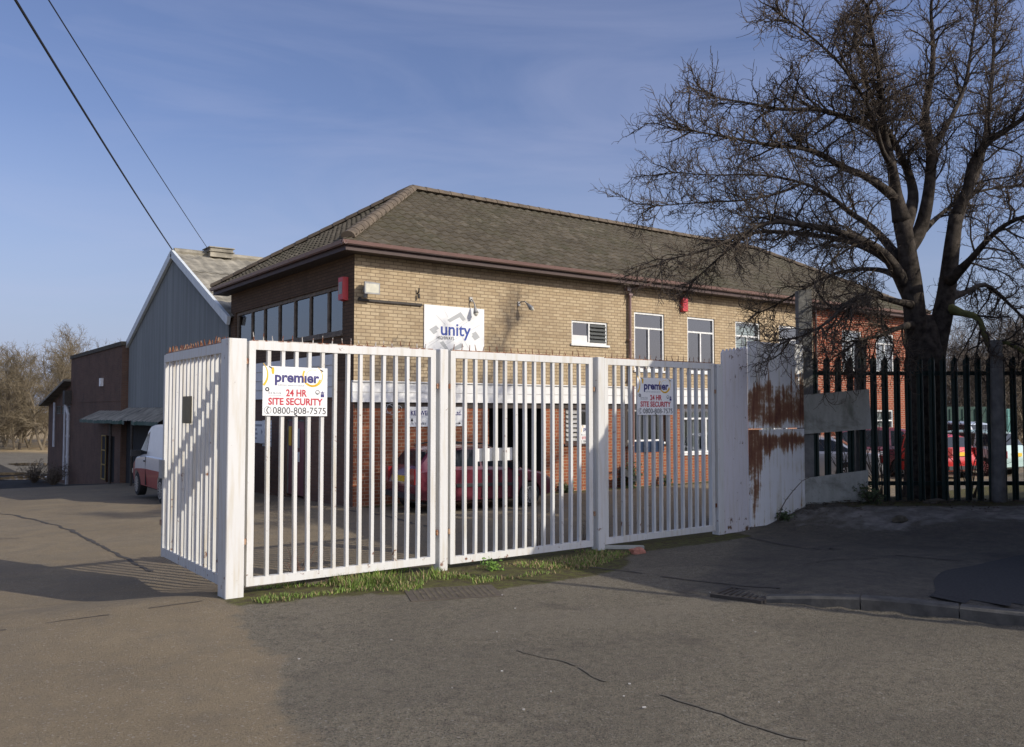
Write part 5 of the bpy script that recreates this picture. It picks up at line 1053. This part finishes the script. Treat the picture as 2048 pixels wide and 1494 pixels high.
a = atD(1935, 865, 40); mb = MB(); q = [a-Rv*1.7, a+Rv*1.7, a+Rv*1.7+Fh*2.2, a-Rv*1.7+Fh*2.2]; mb.hexa([(p.x, p.y, -.3) for p in q], [(p.x, p.y, 2.1) for p in q])
for i in range(12):
    c_ = a-Rv*1.6+Rv*i*.29-Fh*.02; mb.obox((c_.x, c_.y, .9), Rv*.07, Fh*.018, Zv*1.1)
tag(mb.build('storage_container', 'container', None, (a.x, a.y, -.3)), 'dark green storage container far behind the red hatchback', 'container')
a = atD(2024, 865, 40); mb = MB(); mb.obox((a.x, a.y, .85), Rv*.24, Fh*.03, Zv*1.15)
for i in range(4): mb.obox((a.x+Rv.x*(i-1.5)*.12, a.y+Rv.y*(i-1.5)*.12, .85), Rv*.02, Fh*.045, Zv*1.13)
tag(mb.build('sheet_panel', 'turquoise', None, (a.x, a.y, -.3)), 'pale turquoise upright sheet panel beside the dark green container', 'panel')

# ------------------------------------------------------------------ trees
def wander(p, d, l, n, curl, up, rr):
    pts = [p]; d = d.normalized()
    for i in range(n):
        d = (d+Vector((rr.gauss(0, curl), rr.gauss(0, curl), rr.gauss(0, curl)+up))).normalized(); pts.append(pts[-1]+d*(l/n))
    return pts
def sprout(d, ang, rr):
    d = d.normalized(); a = d.orthogonal().normalized(); b_ = d.cross(a); t_ = rr.uniform(0, 6.283); return (d*math.cos(ang)+(a*math.cos(t_)+b_*math.sin(t_))*math.sin(ang)).normalized()
TD = 15.35
def I(u, v, k=0.): return atD(u, v, TD+k)
def smooth_path(pts, sub=4):
    out = []; n = len(pts)
    for i in range(n-1):
        p0, p1, p2, p3 = pts[max(0, i-1)], pts[i], pts[i+1], pts[min(n-1, i+2)]
        for j in range(sub):
            t_ = j/sub; out.append(((p1*2)+(p2-p0)*t_+(p0*2-p1*5+p2*4-p3)*t_*t_+(p1*3-p0-p2*3+p3)*t_**3)*.5)
    out.append(pts[-1]); return out
base = I(1850, 1010); base.z = gh(base.x, base.y)-.1
TREE = thing('bare_tree', 'large bare winter tree spreading over the palisade in front of the office', 'tree', base)
tr = MB(); px = .0089*.74
def limb(mb, uv, n=9, sub=4):
    P = smooth_path([I(u, v, k) for u, v, k, w in uv], sub); ws = [w for *_, w in uv]; R2 = []
    for i in range(len(P)):
        f = i/(len(P)-1)*(len(ws)-1); a = int(min(f, len(ws)-2)); R2.append((ws[a]+(ws[a+1]-ws[a])*(f-a))*px/2)
    R2 = [r*(1+.05*noise.noise(P[i]*3)) for i, r in enumerate(R2)]
    mb.tube(P, R2, n); return P, R2
limb(tr, [(1852, 1030, 0, 140), (1850, 970, 0, 108), (1849, 860, 0, 94), (1849, 760, 0, 90), (1851, 700, 0, 84), (1854, 660, 0, 58), (1857, 630, 0, 14)], 16)
L1 = limb(tr, [(1838, 720, 0, 68), (1831, 640, 0, 60), (1823, 570, 0, 55), (1814, 500, 0, 49), (1803, 440, 0, 44)], 12)
L2 = limb(tr, [(1866, 720, .1, 60), (1883, 640, .1, 54), (1895, 570, .15, 47), (1903, 500, .2, 42), (1912, 430, .25, 36)], 12)
tr.build('trunk', 'bark', TREE, smooth=True)
LIMBS = [
 [(1803, 440, 0, 50), (1792, 390, -.1, 34), (1783, 330, -.3, 26), (1766, 262, -.5, 22), (1763, 200, -1.3, 16), (1752, 110, -1.8, 10), (1735, 20, -2.2, 6)],
 [(1806, 470, 0, 40), (1826, 400, .3, 30), (1818, 350, .5, 24), (1796, 300, .2, 18), (1770, 250, -.3, 14), (1735, 170, -.9, 9), (1710, 80, -1.4, 6)],
 [(1816, 500, .1, 42), (1842, 455, .2, 36), (1858, 380, .1, 30), (1862, 300, 0, 26), (1851, 230, -.1, 20), (1866, 120, -.3, 13), (1862, 20, -.4, 8), (1868, -30, -.5, 5)],
 [(1820, 590, .1, 46), (1795, 545, -.1, 34), (1765, 505, -.4, 24), (1720, 478, -.8, 20), (1660, 460, -1.2, 17), (1590, 447, -1.5, 14), (1540, 445, -1.7, 11), (1480, 470, -1.9, 9), (1410, 500, -2.1, 6), (1330, 520, -2.2, 3)],
 [(1815, 570, .1, 40), (1775, 520, .5, 24), (1711, 487, .9, 17), (1640, 472, 1.3, 14), (1560, 464, 1.7, 12), (1500, 468, 2.0, 10), (1450, 505, 2.3, 7), (1390, 560, 2.5, 4)],
 [(1790, 395, -.1, 30), (1740, 358, -.5, 19), (1682, 332, -.9, 16), (1640, 308, -1.3, 14), (1600, 296, -1.6, 11), (1540, 290, -1.9, 9), (1460, 275, -2.2, 6), (1385, 262, -2.4, 3)],
 [(1768, 275, -.4, 22), (1735, 250, -.1, 17), (1700, 238, -.6, 14), (1640, 220, -1.3, 11), (1560, 218, -1.8, 8), (1490, 205, -2.2, 5), (1430, 195, -2.4, 3)],
 [(1800, 520, .2, 30), (1750, 460, .8, 18), (1700, 425, 1.3, 15), (1662, 394, 1.6, 12), (1605, 366, 1.9, 9), (1520, 350, 1.9, 6), (1430, 350, 1.8, 4), (1350, 345, 1.8, 3)],
 [(1605, 366, 1.9, 9), (1560, 385, 1.8, 8), (1490, 400, 1.5, 6), (1400, 405, 1.3, 4), (1310, 412, 1.2, 3)],
 [(1912, 430, .25, 36), (1935, 380, .1, 30), (1945, 330, 0, 26), (1975, 285, -.2, 20), (2020, 255, -.4, 15), (2080, 215, -.6, 11), (2140, 170, -.8, 7)],
 [(1905, 480, .2, 30), (1930, 400, .6, 20), (1960, 330, 1., 16), (1975, 240, 1.3, 13), (1985, 140, 1.6, 10), (1990, 40, 1.8, 7), (1995, -20, 2., 4)],
 [(1900, 560, 0, 36), (1940, 520, -.5, 18), (1985, 470, -1., 13), (2030, 440, -1.4, 11), (2100, 420, -1.7, 7)],
 [(1890, 615, .1, 40), (1925, 626, -.2, 19), (1955, 636, -.4, 16), (1968, 665, -.5, 14), (1978, 692, -.55, 13), (2000, 682, -.6, 11), (2035, 696, -.7, 10), (2090, 730, -.8, 6)],
 [(1888, 600, .1, 32), (1930, 585, .5, 16), (1970, 570, .9, 12), (2010, 600, 1.2, 9), (2060, 650, 1.4, 6)],
 [(1822, 610, -.1, 26), (1780, 600, -.6, 14), (1730, 590, -1.1, 11), (1690, 610, -1.5, 11), (1660, 640, -1.8, 8), (1620, 665, -2., 5), (1580, 680, -2.1, 3)],
 [(1828, 650, 0, 30), (1800, 655, -.6, 13), (1760, 672, -1., 9), (1720, 680, -1.3, 6), (1690, 700, -1.5, 3)],
 [(1862, 300, 0, 20), (1900, 240, .2, 13), (1930, 170, .4, 10), (1945, 80, .5, 7), (1958, -10, .6, 5)],
 [(1800, 555, .2, 24), (1760, 540, 1., 14), (1700, 540, 1.7, 10), (1640, 560, 2.3, 8), (1570, 600, 2.7, 5), (1520, 625, 2.8, 3)],
 [(1783, 330, -.3, 20), (1765, 300, -1., 12), (1740, 220, -1.6, 9), (1690, 140, -2.2, 7), (1630, 80, -2.6, 5), (1570, 35, -2.9, 3)],
 [(1848, 460, .3, 20), (1880, 430, 1.1, 12), (1920, 400, 1.8, 10), (1970, 380, 2.3, 8), (2040, 370, 2.7, 5)],
]
rt = random.Random(5); tw = MB(); br_ = MB(); ntw = 0
def twigs(P, R_, lvl):
    """side shoots along a branch; every level is shorter, finer and more crooked"""
    global ntw
    tot = sum((b_-a).length for a, b_ in zip(P, P[1:])); spec = {1: (.105, .55, 1.45, .11), 2: (.078, .25, .68, .07), 3: (.070, .10, .27, .0)}[lvl]
    s_ = .24*tot if lvl == 1 else .10*tot; acc = 0; nxt = s_
    for i, (a, b_) in enumerate(zip(P, P[1:])):
        l = (b_-a).length
        while acc+l > nxt:
            k = (nxt-acc)/l; p = a.lerp(b_, k); r = R_[i]; f = nxt/tot
            d = sprout(b_-a, rt.uniform(.5, 1.15), rt)
            droop = -.035 if p.z < 5.2 else .03
            d.z += droop*2+(.10 if lvl == 3 else 0); ln = rt.uniform(spec[1], spec[2])*(1.12-.72*f if lvl == 1 else 1.1-.5*f if lvl == 2 else 1)
            n = {1: 8, 2: 6, 3: 3}[lvl]; Q = wander(p, d, ln, n, {1: .20, 2: .26, 3: .32}[lvl], droop if lvl < 3 else .10, rt)
            r0 = {1: min(r*.6, .020), 2: .0072, 3: .0050}[lvl]; rads = [max(.0030, r0*(1-.72*j/n)) for j in range(n+1)]
            (br_ if lvl == 1 else tw).tube(Q, rads, 5 if lvl == 1 else (4 if lvl == 2 else 3), False)
            if lvl < 3: twigs(Q, rads, lvl+1)
            ntw += 1; nxt += spec[0]*rt.uniform(.6, 1.5)
        acc += l
for i, l in enumerate(LIMBS):
    mb = MB(); P, R2 = limb(mb, l, 8)
    o = mb.build('limb', 'moss' if i == 12 else 'bark', TREE, smooth=True)
    twigs(P, R2, 1)
    for k in range(4):      # the limb breaks up into finer branches at its end
        q = wander(P[-1-k//3], (P[-1]-P[-2]).normalized()+Vector((rt.gauss(0, .35), rt.gauss(0, .35), rt.gauss(0, .3))), rt.uniform(.4, 1.0), 7, .22, .0, rt); rq = [max(.005, max(R2[-1], .014)*(1-.7*j/7)) for j in range(8)]; br_.tube(q, rq, 5, False); twigs(q, rq, 2)
br_.build('crown', 'bark', TREE); tw.build('twigs', 'twig', TREE)
print('main tree shoots', ntw, len(tw.f))
# ivy and thin stems round the trunk and along the fence
for u, lab, h in ((1700, 'thin dark saplings growing between the palisade and the silver saloon', 2.0), (1765, 'thin tangled saplings left of the big trunk behind the palisade', 2.6), (1945, 'thin tangled stems right of the big trunk behind the palisade', 2.3)):
    p = atD(u, 990, 15.7); stems('sapling', lab, (p.x, p.y, gh(p.x, p.y)), 11, h, 'scrubtwig', .42, r=.011, cat='sapling')
p = atD(1745, 1000, 14.4); stems('shrub', 'dark scrubby weed heap at the foot of the palisade beside the low board', (p.x, p.y, gh(p.x, p.y)), 24, .42, 'scrubtwig', 1.3, 420, 'leaf', .006, 'shrub', .03)
M['litterleaf'] = simple('dead_leaf', (.075, .055, .035), .9, var=.5, scale=30); lm_ = MB()
for i in range(2600):
    u = rnd.uniform(1470, 2100); p = atD(u, 1000, 14.72-abs(rnd.gauss(0, .45))); z = gh(p.x, p.y)+.012; a = rnd.uniform(0, 6.28); s_ = rnd.uniform(.012, .035); d = Vector((math.cos(a), math.sin(a), rnd.uniform(-.3, .5)))*s_; w_ = Vector((-d.y, d.x, 0))*.5; c_ = Vector((p.x, p.y, z+.01)); lm_.poly([c_-d, c_+w_, c_+d, c_-w_])
tag(lm_.build('leaf_litter', 'litterleaf'), 'dead leaves lying along the foot of the palisade fence', 'leaves', kind='stuff')
# a generic small bare tree for the background
def small_tree(name, h, seed, tm, km, spread=1., n1=26, low=.12, r0=.05, dens=1.):
    rr = random.Random(seed); t = thing(name, '', ''); tr = MB(); cr = MB(); top = h*.55
    for s_ in range(rr.choice((1, 2, 2, 3))):
        P = wander(Vector((rr.uniform(-.3, .3), rr.uniform(-.3, .3), -.3)), Vector((rr.uniform(-.25, .25)*spread, rr.uniform(-.25, .25)*spread, 1)), h*rr.uniform(.75, .95), 9, .10, .05, rr); R_ = [h*r0*.42*(1-j/10.5) for j in range(10)]; tr.tube(P, R_, 7)
        for k in range(int(n1)):
            f = rr.uniform(low, .98)*9; i = min(8, int(f)); p = P[i].lerp(P[i+1], f-i); d = sprout(P[i+1]-P[i], rr.uniform(.5, 1.1), rr); l = h*rr.uniform(.18, .36)*(1.15-f/16)*spread; Q = wander(p, d, l, 6, .18, .07, rr); q_ = [max(.012, R_[i]*.5*(1-j/7)) for j in range(7)]; tr.tube(Q, q_, 5, False)
            for j in range(int(8*dens)):
                e_ = rr.uniform(.15, 1)*6; i2 = min(5, int(e_)); p2 = Q[i2].lerp(Q[i2+1], e_-i2); Q2 = wander(p2, sprout(Q[i2+1]-Q[i2], rr.uniform(.4, 1.), rr), l*rr.uniform(.22, .5), 4, .2, .08, rr); cr.tube(Q2, [h*.0014, h*.0012, h*.001, h*.0008, h*.0006], 3, False)
                for k2 in range(int(4*dens)):
                    i3 = rr.randrange(1, 5); cr.tube(wander(Q2[i3], sprout(Q2[i3]-Q2[i3-1], rr.uniform(.4, 1.), rr), l*rr.uniform(.12, .3), 3, .25, .06, rr), [h*.0009, h*.0008, h*.0006, h*.0005], 3, False)
    tr.build('trunk', tm, t); cr.build('crown', km, t); return t
FT = [small_tree('winter_tree', 12.5, s_, 'fartrunk', 'fartwig', 1., 34, .10, .032, 1.25) for s_ in (3, 8, 21)]
spots = [(-70, 100, 1.0), (-25, 96, .95), (8, 106, .98), (35, 98, 1.0), (62, 103, 1.03), (88, 97, 1.02), (112, 104, 1.06), (140, 110, 1.15), (175, 118, 1.28), (-110, 110, 1.), (45, 118, 1.12), (5, 122, 1.05), (100, 124, 1.2), (215, 125, 1.3)]
for i, (u, d, s_) in enumerate(spots):
    o = FT[i] if i < 3 else copy_tree(FT[i % 3]); p = atD(u, 890, d); o.location = (p.x, p.y, gh(p.x, p.y)); o.rotation_euler = (0, 0, i*1.3); o.scale = (s_, s_, s_*rnd.uniform(.95, 1.02))
    tag(o, 'bare brown winter tree in the row beyond the dry field', 'tree', 'bare trees beyond the dry field')
ST = [small_tree('scrub_tree', 7.2, s_, 'fartrunk', 'scrubtwig', 1.3, 30, .04, .03, 1.) for s_ in (41, 47)]
sp2 = [(1880, 46, .85), (1925, 43, .95), (1960, 47, 1.02), (1995, 42, .95), (2030, 46, 1.05), (2075, 43, 1.), (2120, 47, 1.1), (1910, 54, 1.), (1980, 55, 1.1), (2050, 54, 1.15), (1845, 52, .85)]
for i, (u, d, s_) in enumerate(sp2):
    o = ST[i] if i < 2 else copy_tree(ST[i % 2]); p = atD(u, 890, d); o.location = (p.x, p.y, gh(min(p.x, 40), 17)); o.rotation_euler = (0, 0, i*2.1); o.scale = (s_,)*3
    tag(o, 'grey tangled bare scrub tree beyond the parked cars at the right', 'tree', 'bare scrub trees beyond the parked cars')
p = atX(122, 960, 7.6); stems('shrub', 'dark scrub heap against the lean-to wall past the annex', (7.4, 50.5, gh(7.4, 50.5)), 60, 1.3, 'scrubtwig', 1.3, 500, 'litterleaf', .018, 'shrub', .05)
stems('shrub', 'dark scrub growing along the far end of the lean-to wall', (7.3, 56.5, gh(7.3, 56.5)), 60, 1.5, 'scrubtwig', 1.3, 500, 'litterleaf', .018, 'shrub', .05)
